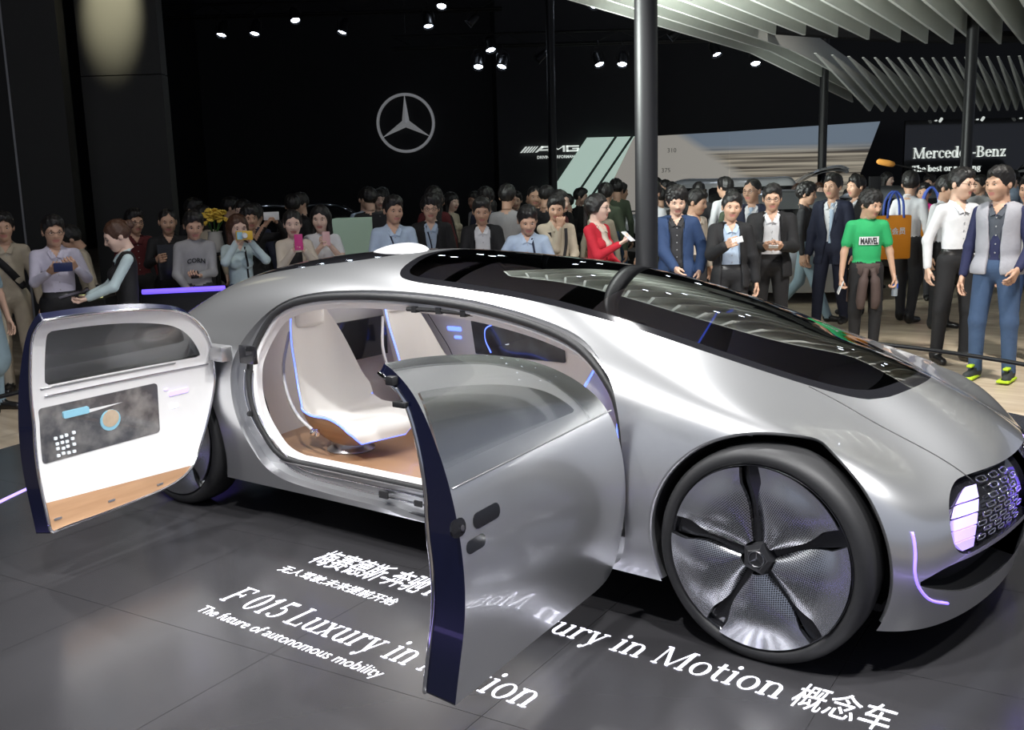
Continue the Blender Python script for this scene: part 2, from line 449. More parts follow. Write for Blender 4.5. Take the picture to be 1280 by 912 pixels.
A_OUT = spline([(-1.25,.90),(-1.19,1.06),(-1.02,1.205),(-.78,1.27),(-.4,1.30),(0,1.298),(.35,1.272),(.7,1.215),(.95,1.14),(1.12,1.02),(1.2,.88),(1.235,.7),(1.24,.5),(1.22,.32),(1.14,.235),(.9,.222),(.5,.222),(0,.225),(-.2,.25),(-.5,.255),(-.85,.275),(-1.02,.33),(-1.12,.45),(-1.19,.58),(-1.24,.74)], 120, True)
sdA = lambda V: poly_sd(A_OUT, V[:, 0], V[:, 2])
def gA(V): return np.where(V[:, 1] < -.35, sdA(V), 1.)
def b_off(V): return .020 + .075 * np.clip((.55 - V[:, 0]) / 1.4, 0, 1) * np.clip((1.15 - V[:, 2]) / .3, 0, 1)
def gB(V): return np.where(V[:, 1] < -.35, np.maximum(sdA(V) + b_off(V), .37 - V[:, 2]), 1.)
ARCH_R = .468
WHEEL_X = (1.815, -1.805)
WZ = .419
def gW(V):
    d = np.minimum(np.hypot(V[:, 0] - WHEEL_X[0], V[:, 2] - WZ), np.hypot(V[:, 0] - WHEEL_X[1], V[:, 2] - WZ)) - ARCH_R
    return np.where(np.abs(V[:, 1]) > .55, d, 1.)
GL = spline([(2.12,0),(2.09,.2),(2.0,.36),(1.80,.475),(1.45,.575),(1.0,.635),(.5,.66),(.1,.665),(-.2,.65),(-.33,.58),(-.42,.40),(-.50,.18),(-.52,0),(-.50,-.18),(-.42,-.40),(-.33,-.58),(-.2,-.65),(.1,-.665),(.5,-.66),(1.0,-.635),(1.45,-.575),(1.80,-.475),(2.0,-.36),(2.09,-.2)], 120, True)
def gR(V): return np.where(V[:, 2] > .92, poly_sd(GL, V[:, 0], V[:, 1]), 1.)
GB2 = spline([(-.62,0),(-.66,.25),(-.85,.42),(-1.3,.46),(-1.7,.42),(-2.05,.30),(-2.12,0),(-2.05,-.30),(-1.7,-.42),(-1.3,-.46),(-.85,-.42),(-.66,-.25)], 60, True)
def gBk(V): return np.where(V[:, 2] > .95, poly_sd(GB2, V[:, 0], V[:, 1]), 1.)
_g = [(-.555,.445),(-.62,.448),(-.672,.475),(-.692,.53),(-.678,.585),(-.63,.635),(-.54,.675),(-.44,.692),(-.2,.697)]
GRL = spline(_g + [(0, .70)] + [(-a, c_) for a, c_ in _g[::-1]] + [(.4, .452), (0, .462), (-.4, .452)], 110, True)
def gG(V): return np.where(V[:, 0] > 2.1, poly_sd(GRL, V[:, 1], V[:, 2]), 1.)
_g = [(-.3,.262),(-.55,.285),(-.70,.325),(-.825,.375),(-.80,.40),(-.70,.425),(-.5,.428)]
INT = spline(_g + [(0, .435)] + [(-a, c_) for a, c_ in _g[::-1]] + [(0, .255)], 90, True)
def gI(V): return np.where(V[:, 0] > 2.0, poly_sd(INT, V[:, 1], V[:, 2]), 1.)

CARLOC = (0, 0, 0)
car = empty('concept_car', CARLOC, 0, 'silver futuristic concept car with both near doors swung open on the dark stage', 'car')

body = both(near, far)
body, doors = body.split(gA)
arch_full = body
body, _w = body.split(gW)
body, roofg = body.split(gR)
body, backg = body.split(gBk)
body, grille_s = body.split(gG)
body, intake_s = body.split(gI)
body = body.compact()
body.build('body_shell', silver, car)
rg = roofg.compact()
# roof glass: dark frit border + see-through centre
def g_frit(V): return poly_sd(GL, V[:, 0], V[:, 1]) + .05
frit, pane = rg.split(g_frit)
rgo = pane.compact().build('roof_glass', roof_tint, car)
tag(rgo, 'dark tinted glass roof running into the windscreen')
frit = frit.compact(); frit.build('roof_glass_border', black_gloss, car)
cross = []
for xa, xb in ((.62, .80), (-.06, .02)):
    st, _ = pane.split(lambda V: np.minimum(V[:, 0] - xa - .12 * np.abs(V[:, 1]) ** 2, xb - V[:, 0] + .12 * np.abs(V[:, 1]) ** 2))
    st.compact().offset(.004, False).build('roof_cross_bar', black_gloss, car)
backg.compact().build('rear_glass', black_gloss, car)
# thickness behind the painted edge of the grille and intake
for s_, nm, dd in ((grille_s, 'grille_panel', .03), (intake_s, 'air_intake', .09)):
    s_ = s_.compact()
    p_ = s_.offset(dd, False)
    bv, bf = s_.band(dd)
    k = len(p_.V)
    mk(nm, np.vstack([p_.V, bv]), p_.F + [[i + k for i in f] for f in bf], black_gloss if nm == 'grille_panel' else black_mat, car)
# wheel wells and painted arch lips
for L in body.boundary():
    P = body.V[L]; Nb = body.N[L]
    for wx in WHEEL_X:
        d = np.hypot(P[:, 0] - wx, P[:, 2] - WZ)
        sel = (np.abs(d - ARCH_R) < .006) & (P[:, 2] > .225)
        if sel.sum() > 20:
            for sgn in (-1, 1):
                q = P[sel & (np.sign(P[:, 1]) == sgn)]; 
                if len(q) < 20: continue
                an = np.arctan2(q[:, 2] - WZ, q[:, 0] - wx); an = np.where(an < -1.8, an + 2 * math.pi, an)
                q = q[np.argsort(an)]
                V = []; F = []
                for i, c in enumerate(q):
                    r = np.array([c[0] - wx, 0, c[2] - WZ]); r /= np.linalg.norm(r)
                    V += [c, c - r * .012 + np.array([0, -sgn * .004, 0]), c - r * .014 + np.array([0, -sgn * .05, 0])]
                F = [[i * 3 + j, i * 3 + j + 1, i * 3 + j + 4, i * 3 + j + 3] for i in range(len(q) - 1) for j in range(2)]
                mk('arch_lip', V, F, silver, car)
                Wv = []
                for c in q:
                    r = np.array([c[0] - wx, 0, c[2] - WZ]); r /= np.linalg.norm(r)
                    Wv += [c - r * .013 + np.array([0, -sgn * .03, 0]), c - r * .020 + np.array([0, -sgn * .08, 0]), np.array([wx + r[0] * .43, sgn * .62, WZ + r[2] * .43])]
                Wf = [[i * 3 + j, i * 3 + j + 1, i * 3 + j + 4, i * 3 + j + 3] for i in range(len(q) - 1) for j in range(2)]
                k_ = len(Wv); Wv.append((wx, sgn * .6, WZ - .15)); Wf += [[k_, i * 3 + 2, i * 3 + 5] for i in range(len(q) - 1)]
                mk('wheel_well', Wv, Wf, black_mat, car)
# underbody tray
ub = MB(); ub.box((0, 0, .225), (4.4, 1.5, .03)); ub.box((0, 0, .24), (2.5, 1.78, .03)); ub.build('underbody', black_mat, car)
# black rocker blade below the sill
rk = MB(); rk.prism([(-1.25, .21), (1.28, .21), (1.28, .235), (-1.25, .235)], lambda p_, d: (p_[0], -.90 + d, p_[1]), .06); rk.build('rocker_blade', black_gloss, car)

# ---------------------------------------------------------------- door jambs on the near side
jamb_all = doors.compact()
jamb, _open = jamb_all.split(gB)
jamb = jamb.compact()
def ins_f(V): t = np.clip((V[:, 2] - .95) / .25, 0, 1); return .05 - .036 * t * t * (3 - 2 * t)
INS = .05
ji = jamb.offset(ins_f(jamb.V), False)
bv, bf = jamb_all.band(ins_f(jamb_all.V))
k = len(ji.V)
sill_part, jring = Surf(ji.V, ji.N, ji.F).split(lambda V: .355 - V[:, 2])
jr = jring.compact()
mk('door_jamb', np.vstack([jr.V, bv]), jr.F + [[i + len(jr.V) for i in f] for f in bf], silver_dark, car)
sill_part.compact().build('sill_panel', silver, car)
opn = _open.compact()
bo = opn.boundary()[0]
OP = opn.V[bo]; ON = opn.N[bo]
OPi = OP - ON * ins_f(OP)[:, None]
st = 3
mk('door_seal', *tube_geo(OPi[::st], .018, 8, closed=True), black_rub, car)
mk('opening_trim', *tube_geo((OPi - ON * .03)[::st] - 0 * ON[::st], .018, 8, closed=True), white_trim, car)
V = []; F = []
for i in range(len(OP)): V += [OPi[i], OPi[i] - ON[i] * .09]
n = len(OP); F = [[2 * i, 2 * i + 1, (2 * ((i + 1) % n)) + 1, 2 * ((i + 1) % n)] for i in range(n)]
mk('opening_return', V, F, white_trim, car)
# bright sill plate with lettering, chrome lines along the jamb
sp = MB(); sp.box((-.0, -.885, .372), (1.9, .11, .012), bev=.004); sp.build('sill_plate', silver_dark, car)
sp = MB(); sp.box((.02, -.90, .379), (.40, .035, .004)); so = sp.build('sill_badge_strip', black_gloss, car)
lat = MB()
lat.box((-.18, -.93, .31), (.06, .012, .035), bev=.004); lat.build('sill_latch', black_rub, car)
lat = MB(); lat.box((.05, -.93, .305), (.05, .012, .03), bev=.004); lat.build('sill_latch', black_rub, car)
def near_pt(x, z, d=0.):
    p, n_ = solve(-1, 0, 2, x, z, lambda P, N: N[:, 1] < -.1); return p - n_ * d
for off in (.006, .075):
    P = [near_pt(x, z, INS - .004) for x, z in spline([(-1.2 + off, .86), (-1.18 + off, .70), (-1.10 + off, .54), (-.97 + off, .40), (-.82 + off, .31 + off * .3), (-.4, .285 + off * .6), (.5, .28 + off * .6), (1.1, .29 + off * .6)], 50)]
    mk('jamb_bright_line', *tube_geo(P, .0045, 6), chrome, car)
# rear hinge arm
hb = MB(); hb.box((-1.35, -1.005, .945), (.24, .075, .085), bev=.012); hb.build('rear_hinge_arm', silver_dark, car)
hb = MB(); hb.box((-1.13, -.945, .94), (.12, .03, .10), bev=.006); hb.build('hinge_pocket', black_gloss, car)
hb = MB(); hb.tube([near_pt(-1.13, .62, .03), near_pt(-1.11, .62, .03)], .016, 8); hb.build('striker', black_rub, car)
# lift mechanism at the top of the opening
lm = MB()
Pm = [near_pt(x, 1.262 - .03 * abs(x - .05), .05) for x in np.linspace(-.12, .28, 9)]
lm.tube(Pm, .012, 6)
for q in Pm[1::3]: lm.box(q, (.03, .03, .03))
lm.build('roof_latch_rail', black_rub, car)
# ---------------------------------------------------------------- the two open doors
ZB = lambda x: .925 + 0 * x
def thick(V):
    t = np.clip((V[:, 2] - .80) / .42, 0, 1)
    return .115 * (1 - t) + .035 * t
def rot_about(cx, cy, ang, dx, dy):
    c, s = math.cos(ang), math.sin(ang)
    def fv(V):
        V = np.asarray(V, float); x = V[:, 0] - cx; y = V[:, 1] - cy
        return np.stack([cx + dx + c * x - s * y, cy + dy + s * x + c * y, V[:, 2]], 1)
    def fnn(N): N = np.asarray(N, float); return np.stack([c * N[:, 0] - s * N[:, 1], s * N[:, 0] + c * N[:, 1], N[:, 2]], 1)
    return fv, fnn
inset_in = lambda V, d: sdA(V) + d
def make_door(piece, fv, fn, name, xs_fn, label):
    piece = piece.compact()
    th = thick(piece.V)
    lower, upper = piece.split(lambda V: ZB(V[:, 0]) - V[:, 2])
    lower = lower.compact(); upper = upper.compact()
    lo = lower.moved(fv, fn).build(name, silver, car); tag(lo, label)
    w = upper.moved(fv, fn).build('side_window', win_metal, lo)
    bv, bf = piece.band(th)
    mk('door_edge', fv(bv), bf, edge_sheen, lo)
    inn = piece.offset(th)
    inn = Surf(inn.V, inn.N, inn.F)
    # window aperture on the inside
    rim, hole = Surf(piece.V, piece.N, piece.F).split(lambda V: np.maximum(np.maximum(sdA(V) + .075, ZB(V[:, 0]) + .05 - V[:, 2]), .075 - np.abs(V[:, 0] - xs_fn)))
    rim = rim.compact()
    wd, ln = rim.split(lambda V: .385 + .05 * (V[:, 0] - xs_fn) * (1 if xs_fn else 1) - V[:, 2])
    for s_, nm, mm in ((ln, 'inner_lining', white_trim), (wd, 'wood_lower_trim', wood)):
        s_ = s_.compact(); s2 = s_.offset(thick(s_.V)).moved(fv, fn); s2.build(nm, mm, lo)
    hole = hole.compact(); h2 = hole.offset(thick(hole.V) * .8).moved(fv, fn); h2.build('inner_window_pane', win_in, lo)
    # outline bead round the inside
    b = piece.boundary()[0]; P = piece.V[b] - piece.N[b] * (thick(piece.V[b])[:, None] + .002)
    mk('edge_bead', *tube_geo(fv(P)[::3], .008, 6, closed=True), chrome, lo)
    # belt line
    xs = np.linspace(min(piece.V[:, 0]) + .012, max(piece.V[:, 0]) - .03, 30)
    P = np.array([near_pt(x, ZB(x), -.001) for x in xs]); mk('belt_line', *tube_geo(fv(P), .003, 6), silver_dark, lo)
    P = np.array([near_pt(x, ZB(x) - .0, .097) for x in xs[1:-1]]); mk('inner_belt_line', *tube_geo(fv(P), .004, 6), chrome, lo)
    return lo
XS = .06; XR = -.15
fr_p, _ = doors.split(lambda V: V[:, 0] - XS)
_, re_p = doors.split(lambda V: V[:, 0] - XR)
fvF, fnF = rot_about(1.225, -.985, math.radians(97.), .02, -.045)
fvR, fnR = rot_about(-1.225, -.985, math.radians(-84.), -.25, -.055)
fdoor = make_door(fr_p, fvF, fnF, 'front_door', XS, 'open front door, silver outside with metallised window')
rdoor = make_door(re_p, fvR, fnR, 'rear_door', XR, 'open rear door showing white lining and a touch screen')
# door handle pads and latch on the front door
def pad_on(poly, name, m, parent, fv, d0=-.002, d1=.004):
    V = []; n = len(poly)
    for (x, z) in poly: V.append(near_pt(x, z, d1))
    for (x, z) in poly: V.append(near_pt(x, z, d0))
    F = [list(range(n, 2 * n))] + [[i, (i + 1) % n, n + (i + 1) % n, n + i] for i in range(n)]
    return mk(name, fv(np.array(V)), F, m, parent, smooth=False)
def stadium(cx, cz, w, h, a=0., n=6):
    r = h / 2; P = []
    for s_ in (1, -1):
        for i in range(n + 1):
            t = -math.pi / 2 + math.pi * i / n
            P.append((s_ * (w / 2 - r + r * math.cos(t)), s_ * r * math.sin(t)))
    c, s_ = math.cos(a), math.sin(a)
    return [(cx + c * x - s_ * y, cz + s_ * x + c * y) for x, y in P]
pad_on(stadium(.22, .80, .16, .05), 'handle_pad', black_gloss, fdoor, fvF)
pad_on(stadium(.06, .81, .08, .055), 'latch_plate', black_gloss, fdoor, fvF)
pad_on(stadium(.14, .735, .11, .042), 'handle_pad', black_gloss, fdoor, fvF)
pad_on(stadium(.075, .805, .02, .02), 'latch_pin', chrome, fdoor, fvF, -.006)
# top corner latch of the front door
q = near_pt(XS, 1.262, .02); tb = MB(); c = fvF(np.array([q]))[0]
tb.box(c + np.array([-.004, -.008, .0]), (.032, .03, .028), bev=.005); tb.build('corner_latch', black_rub, fdoor)
tb = MB(); tb.box(fvF(np.array([near_pt(XS, 1.20, .045)]))[0] + np.array([-.012, -.006, 0]), (.05, .025, .018), bev=.004); tb.build('corner_latch', black_rub, fdoor)
for z in np.arange(.30, .39, .012):     # little drain slots in the door edge
    pass
# rear door screen and controls (inside surface)
def in_pt(x, z, e=0.):
    q, n_ = solve(-1, 0, 2, x, z, lambda P, N: N[:, 1] < -.1); return q - n_ * (thick(np.array([q]))[0] + e)
def panel_in(poly, name, m, parent, fv, e=.006):
    n = len(poly); V = [in_pt(x, z, 0) for x, z in poly] + [in_pt(x, z, e) for x, z in poly]
    F = [list(range(n, 2 * n))[::-1]] + [[i, n + i, n + (i + 1) % n, (i + 1) % n] for i in range(n)]
    return mk(name, fv(np.array(V)), F, m, parent, smooth=False)
def rrect(x0, x1, z0, z1, r=.02, n=4):
    P = []
    for cx, cz, a in ((x1 - r, z1 - r, 0), (x0 + r, z1 - r, 1), (x0 + r, z0 + r, 2), (x1 - r, z0 + r, 3)):
        for i in range(n + 1):
            t = a * math.pi / 2 + i * math.pi / 2 / n; P.append((cx + r * math.cos(t), cz + r * math.sin(t)))
    return P
def screen_mat(name, seed, c0, c1, es):
    m = mat(name, (.02, .02, .025), .15, coat=.4)
    nt = m.node_tree; b = nt.nodes['Principled BSDF']
    tc = nt.nodes.new('ShaderNodeTexCoord'); nz = nt.nodes.new('ShaderNodeTexNoise')
    nz.inputs['Scale'].default_value = 9; nz.inputs['Detail'].default_value = 8; nz.noise_dimensions = '4D'; nz.inputs['W'].default_value = seed
    cr = nt.nodes.new('ShaderNodeValToRGB'); cr.color_ramp.elements[0].color = (*c0, 1); cr.color_ramp.elements[1].color = (*c1, 1)
    cr.color_ramp.elements[0].position = .42; cr.color_ramp.elements[1].position = .68
    nt.links.new(tc.outputs['Object'], nz.inputs['Vector']); nt.links.new(nz.outputs['Fac'], cr.inputs[0])
    nt.links.new(cr.outputs[0], b.inputs['Emission Color']); b.inputs['Emission Strength'].default_value = es
    return m
scr_city = screen_mat('screen_city_picture', 3., (.10, .10, .105), (.42, .40, .38), .55)
sx0, sx1 = -.86, -.18
panel_in(rrect(sx0, sx1, .58, .87, .02), 'touch_screen', scr_city, rdoor, fvR, .004)
# picture on the screen: globe, ring, tiles
def disc(cx, cz, r, n=20): return [(cx + r * math.cos(2 * math.pi * i / n), cz + r * math.sin(2 * math.pi * i / n)) for i in range(n)]
scr_warm = mat('screen_globe', (.3, .24, .18), .4, emit=(.5, .38, .26), es=.5, noise=.5, nscale=30)
scr_blue = mat('screen_ring', (.2, .4, .5), .4, emit=(.14, .30, .38), es=.4)
scr_white = mat('screen_icons', (.7, .75, .78), .4, emit=(.42, .46, .48), es=.5)
panel_in(disc(-.56, .725, .058), 'screen_ring', scr_blue, rdoor, fvR, .011)
panel_in(disc(-.56, .735, .048), 'screen_globe', scr_warm, rdoor, fvR, .0125)
random.seed(4)
for i in range(16):
    x = -.25 - .03 * (i % 4) - .012 * random.random(); z = .70 - .032 * (i // 4) + .01 * random.random()
    panel_in(rrect(x - .008, x + .008, z - .008, z + .008, .003, 2), 'screen_icon', scr_white, rdoor, fvR, .012)
panel_in(rrect(-.44, -.30, .795, .83, .008), 'screen_bar', scr_blue, rdoor, fvR, .0115)
for x0, x1, z0, z1 in ((-1.06, -.93, .775, .805), (-.99, -.94, .70, .72), (-.93, -.90, .815, .825)):
    panel_in(rrect(x0, x1, z0, z1, .007, 3), 'door_control_light', violet_led if z0 != .70 else mat('pale_control_light', (.8, .8, 1), .4, emit=(.65, .7, 1.), es=3), rdoor, fvR, .004)
for x in (-.2, -.5, -.8): panel_in(rrect(x - .02, x + .02, .295, .305, .003, 2), 'trim_clip', silver_dark, rdoor, fvR, .004)
P = [in_pt(x, .965 - .0 * x, .004) for x in np.linspace(-.2, -.98, 14)]; mk('speaker_slot', fvR(np.array(tube_geo(P, .004, 6)[0])), tube_geo(P, .004, 6)[1], silver_dark, rdoor)

# ---------------------------------------------------------------- wheels
alu = mat('machined_aluminium', (.62, .63, .65), .22, 1.)
def perf_mat():
    m = mat('perforated_aluminium', (.6, .61, .63), .25, 1.)
    nt = m.node_tree; b = nt.nodes['Principled BSDF']
    tc = nt.nodes.new('ShaderNodeTexCoord')
    vo = nt.nodes.new('ShaderNodeTexVoronoi'); vo.inputs['Scale'].default_value = 130; vo.inputs['Randomness'].default_value = .12
    sp_ = nt.nodes.new('ShaderNodeMapping'); sp_.inputs['Scale'].default_value = (1, .001, 1)
    nt.links.new(tc.outputs['Object'], sp_.inputs[0]); nt.links.new(sp_.outputs[0], vo.inputs['Vector'])
    mr = nt.nodes.new('ShaderNodeMath'); mr.operation = 'GREATER_THAN'; mr.inputs[1].default_value = .36
    nt.links.new(vo.outputs['Distance'], mr.inputs[0])
    # holes only in the middle of the petals: distance from hub
    ln = nt.nodes.new('ShaderNodeVectorMath'); ln.operation = 'LENGTH'; nt.links.new(sp_.outputs[0], ln.inputs[0])
    rg_ = nt.nodes.new('ShaderNodeMapRange'); rg_.interpolation_type = 'SMOOTHSTEP'; rg_.inputs[1].default_value = .235; rg_.inputs[2].default_value = .29
    nt.links.new(ln.outputs['Value'], rg_.inputs[0])
    mxm = nt.nodes.new('ShaderNodeMath'); mxm.operation = 'MAXIMUM'; nt.links.new(mr.outputs[0], mxm.inputs[0]); nt.links.new(rg_.outputs[0], mxm.inputs[1])
    mx = nt.nodes.new('ShaderNodeMix'); mx.data_type = 'RGBA'; mx.inputs[6].default_value = (.10, .10, .11, 1); mx.inputs[7].default_value = (.62, .63, .65, 1)
    nt.links.new(mxm.outputs[0], mx.inputs[0]); nt.links.new(mx.outputs[2], b.inputs['Base Color'])
    return m
perf = perf_mat()
RIM_R = .356; TYRE_R = .419
def petal_mesh():
    """one of five aluminium petals; sector centred on +z, concave dish, pinched flanks"""
    V = []; F = []; nr, na = 14, 16
    for i in range(nr + 1):
        u = i / nr; r = .066 + (RIM_R - .004 - .066) * u
        gap_in, gap_mid, gap_out = .013, .013, .038      # half gap to the neighbour, metres
        g = gap_in if u < .45 else gap_in + (gap_out - gap_in) * min(1, ((u - .45) / .33)) ** 1.6
        if u > .9: g -= .004 * (u - .9) / .1
        half = math.pi / 5 - g / r
        for j in range(na + 1):
            w = -1 + 2 * j / na; a = half * w
            y = -.010 - .020 * math.sin(math.pi * min(1, u * 1.05)) * (1 - w * w) + .016 * abs(w) ** 4 * (1 - u) - .01 * u
            # the two flanks are twisted: one proud, one sunk
            y -= .012 * w * (1 - .4 * u)
            V.append((r * math.sin(a), -y if False else y + .01, r * math.cos(a)))
    for i in range(nr):
        for j in range(na):
            a = i * (na + 1) + j; F.append([a, a + 1, a + na + 2, a + na + 1])
    # rolled edges going inward
    b = len(V)
    ring = [j for j in range(na + 1)] + [i * (na + 1) + na for i in range(1, nr + 1)] + [nr * (na + 1) + j for j in range(na - 1, -1, -1)] + [i * (na + 1) for i in range(nr - 1, 0, -1)]
    for k_ in ring: V.append((V[k_][0] * .985, V[k_][1] + .022, V[k_][2] * .985))
    m_ = len(ring)
    for q_ in range(m_): F.append([ring[q_], b + q_, b + (q_ + 1) % m_, ring[(q_ + 1) % m_]])
    return V, F
pV, pF = petal_mesh()
petal_me = mesh_data('petal', pV, pF, perf); sharp(petal_me, .6)
ty = MB()
ty.lathe([(.355, .19), (.395, .195), (.412, .175), (.419, .13), (.4195, .06), (.417, .03), (.409, .008), (.396, -.004), (.376, -.008), (.363, -.002), (.357, .012)], 96, axis='y')
tyre_me = ty.data('tyre', black_rub)
rb = MB(); rb.lathe([(.362, .02), (.358, .004), (.354, .002), (.35, .012), (.34, .05), (.31, .16), (.05, .17)], 72, axis='y'); barrel_me = rb.data('rim_barrel', black_gloss)
def spoke():
    m_ = MB()
    pts = [(.06, -.014), (.15, -.012), (.22, -.016), (.31, -.034), (.348, -.038), (.348, .038), (.31, .034), (.22, .016), (.15, .012), (.06, .014)]
    m_.prism(pts, lambda p_, d: (p_[1], .022 + d + .02 * (p_[0] - .06), p_[0]), .03); return m_.data('spoke', black_gloss, False)
spoke_me = spoke()
hubm = MB(); hubm.lathe([(.0, -.012), (.040, -.012), (.045, -.009), (.062, -.004), (.070, .010), (.074, .05)], 5, axis='y'); hub_me = hubm.data('hub', mat('hub_black', (.02, .02, .022), .35), False)
def star_geo(R, depth, ring_w, y0=0.):
    """three-pointed star with ridged arms inside a ring, lying in the xz plane and facing -y"""
    m_ = MB()
    m_.lathe([(R - ring_w, y0), (R - ring_w * .7, y0 - depth * .8), (R - ring_w * .3, y0 - depth * .8), (R, y0), (R - ring_w * .5, y0 + depth * .3), (R - ring_w, y0)], 64, axis='y')
    for k_ in range(3):
        a = math.pi / 2 + k_ * 2 * math.pi / 3
        tip = np.array([math.cos(a), 0, math.sin(a)]) * (R - ring_w * .4)
        l = np.array([math.cos(a + math.pi / 3), 0, math.sin(a + math.pi / 3)]) * R * .145
        r = np.array([math.cos(a - math.pi / 3), 0, math.sin(a - math.pi / 3)]) * R * .145
        o_ = np.array([0, y0 - depth, 0]); tip = tip + np.array([0, y0 - depth * .25, 0]); base = np.array([0, y0 + depth * .2, 0])
        l = l + np.array([0, y0, 0]); r = r + np.array([0, y0, 0])
        m_.add([o_, tip, l, r, base], [[0, 2, 1], [0, 1, 3], [4, 1, 2], [4, 3, 1]])
    return m_
star_me = star_geo(.032, .005, .0045).data('hub_star', chrome, False)
for wx in WHEEL_X:
    for sgn in (-1, 1):
        w = empty('wheel', (wx, sgn * .995, WZ), 0 if sgn < 0 else math.pi); w.parent = car
        rot = math.radians(36 - 6)
        for nm, me in (('tyre', tyre_me), ('rim_barrel', barrel_me), ('hub', hub_me)): link_obj(nm, me, w)
        s_ = link_obj('hub_star', star_me, w); s_.location = (0, -.012, 0)
        for k_ in range(5):
            o = link_obj('petal', petal_me, w); o.rotation_euler = (0, rot + k_ * 2 * math.pi / 5, 0)
            o = link_obj('spoke', spoke_me, w); o.rotation_euler = (0, rot + math.pi / 5 + k_ * 2 * math.pi / 5, 0)

# ---------------------------------------------------------------- front: lamps, grille, light blades
frontV = np.vstack([near.V, far.V]); frontN = np.vstack([near.N, far.N])
selF = frontV[:, 0] > 1.9; frontV = frontV[selF]; frontN = frontN[selF]
def fpt(y, z, d=0.):
    p, n_ = solve(-1 if y < 0 else 1, 1, 2, y, z, lambda P, N: P[:, 0] > 1.9); return p - n_ * d
for sgn in (-1, 1):
    hl = empty('headlamp', (0, 0, 0)); hl.parent = car
    for k_ in range(5):
        z0 = .458 + .0425 * k_; z1 = z0 + .037; V = []
        yo_ = lambda z: float(np.interp(z, [.45, .465, .50, .54, .58, .62, .655, .675], [.60, .65, .672, .668, .65, .60, .52, .45])); yi_ = lambda z: float(np.interp(z, [.45, .52, .58, .62, .675], [.555, .548, .515, .475, .415]))
        for dd in (.010, .026):
            for q_ in range(7):
                for z in (z0, z1): V.append(fpt(sgn * (yi_(z) + (yo_(z) - yi_(z)) * q_ / 6), z, dd))
        F = [[2 * i, 2 * i + 1, 2 * i + 3, 2 * i + 2] for i in range(6)]
        F += [[14 + 2 * i + 2, 14 + 2 * i + 3, 14 + 2 * i + 1, 14 + 2 * i] for i in range(6)]
        F += [[2 * i, 2 * i + 2, 16 + 2 * i, 14 + 2 * i] for i in range(6)] + [[2 * i + 3, 2 * i + 1, 15 + 2 * i, 17 + 2 * i] for i in range(6)]
        F += [[0, 14, 15, 1], [12, 13, 27, 26]]
        mk('lamp_bar', V, F, violet_led, hl, False)
    P = [fpt(sgn * y, z, -.002) for y, z in spline([(.845, .575), (.85, .50), (.85, .43), (.825, .365), (.765, .305), (.66, .262)], 30)]
    mk('light_blade', *tube_geo(P, .0048, 8), violet_line, car)
gr_i = 0
for r_ in range(8):
    z = .477 + .0285 * r_
    for c_ in range(-6, 7):
        y = (c_ + .5 * (r_ % 2)) * .082
        if abs(y) > float(np.interp(z, [.45, .55, .62, .68], [.52, .50, .44, .37])) or (abs(y) < .15 and abs(z - .575) < .12): continue
        P = []
        for k_ in range(10):
            a = 2 * math.pi * k_ / 10; P.append(fpt(y + .027 * max(-.8, min(.8, math.cos(a))) / .8, z + .0088 * max(-.8, min(.8, math.sin(a))) / .8, .016))
        mk('grille_ring', *tube_geo(P, .0036, 6, closed=True), chrome, car)
c0 = fpt(1e-4, .575, .0)
sm = star_geo(.118, .015, .012)
V = np.array(sm.V); V = np.stack([c0[0] - V[:, 1] - .002, V[:, 0], c0[2] + V[:, 2]], 1)
mk('front_star', V, sm.F, violet_line, car, False)
# bonnet shut line
for sgn in (-1, 1):
    P = [solve(sgn, 0, 1, x, sgn * y, lambda P_, N_: (P_[:, 0] > 1.5) & (N_[:, 2] > .05))[0] for x, y in spline([(1.80, .485), (1.93, .48), (2.08, .472), (2.22, .46), (2.34, .448), (2.43, .44)], 26)]
    mk('bonnet_shut_line', *tube_geo(P, .0028, 6), black_rub, car)
# antenna hump on the roof
nfx = 24; V = []; F = []
for i in range(nfx + 1):
    u = i / nfx; x = -1.05 + .40 * u
    w_ = .12 * math.sin(math.pi * min(1, .02 + .98 * u) ** .8) ** .6 + .005; h_ = .040 * (math.sin(math.pi * u ** 1.2)) ** .7 + .001
    zb = float(np.interp(x, far.V[(ns - 1) * ntt:, 0][::-1], far.V[(ns - 1) * ntt:, 2][::-1]))
    for j in range(13):
        a = math.pi * j / 12; V.append((x, w_ * math.cos(a), zb - .012 + h_ * math.sin(a) ** .8 + .012 * math.sin(a)))
F = [[i * 13 + j, i * 13 + j + 1, (i + 1) * 13 + j + 1, (i + 1) * 13 + j] for i in range(nfx) for j in range(12)]
mk('roof_fin', V, F, mat('white_pearl', (.82, .82, .84), .2, .2, coat=.5), car)
# ---------------------------------------------------------------- cabin
lin = both(near, far)
lin, _ = lin.split(lambda V: 1.75 - np.abs(V[:, 0]))
lin, _ = lin.split(lambda V: np.where(V[:, 1] < -.35, np.maximum(gB(V), -1), 1.))
lin, _ = lin.split(lambda V: np.where(V[:, 2] > .92, poly_sd(GL, V[:, 0], V[:, 1]) + .05, 1.))
lin, _ = lin.split(lambda V: V[:, 2] - .30)
# keep clear of wheel arches
lin, _ = lin.split(lambda V: np.where(np.abs(V[:, 1]) > .55, np.minimum(np.hypot(V[:, 0] - WHEEL_X[0], V[:, 2] - WZ), np.hypot(V[:, 0] - WHEEL_X[1], V[:, 2] - WZ)) - .5, 1.))
lin = lin.compact()
cl = lin.offset(.075).build('cabin_lining', white_trim, car)
cf = MB(); cf.box((0, 0, .31), (3.3, 1.72, .03)); cf.build('cabin_floor', wood, car)
fl = MB()
for i in range(9):
    pass
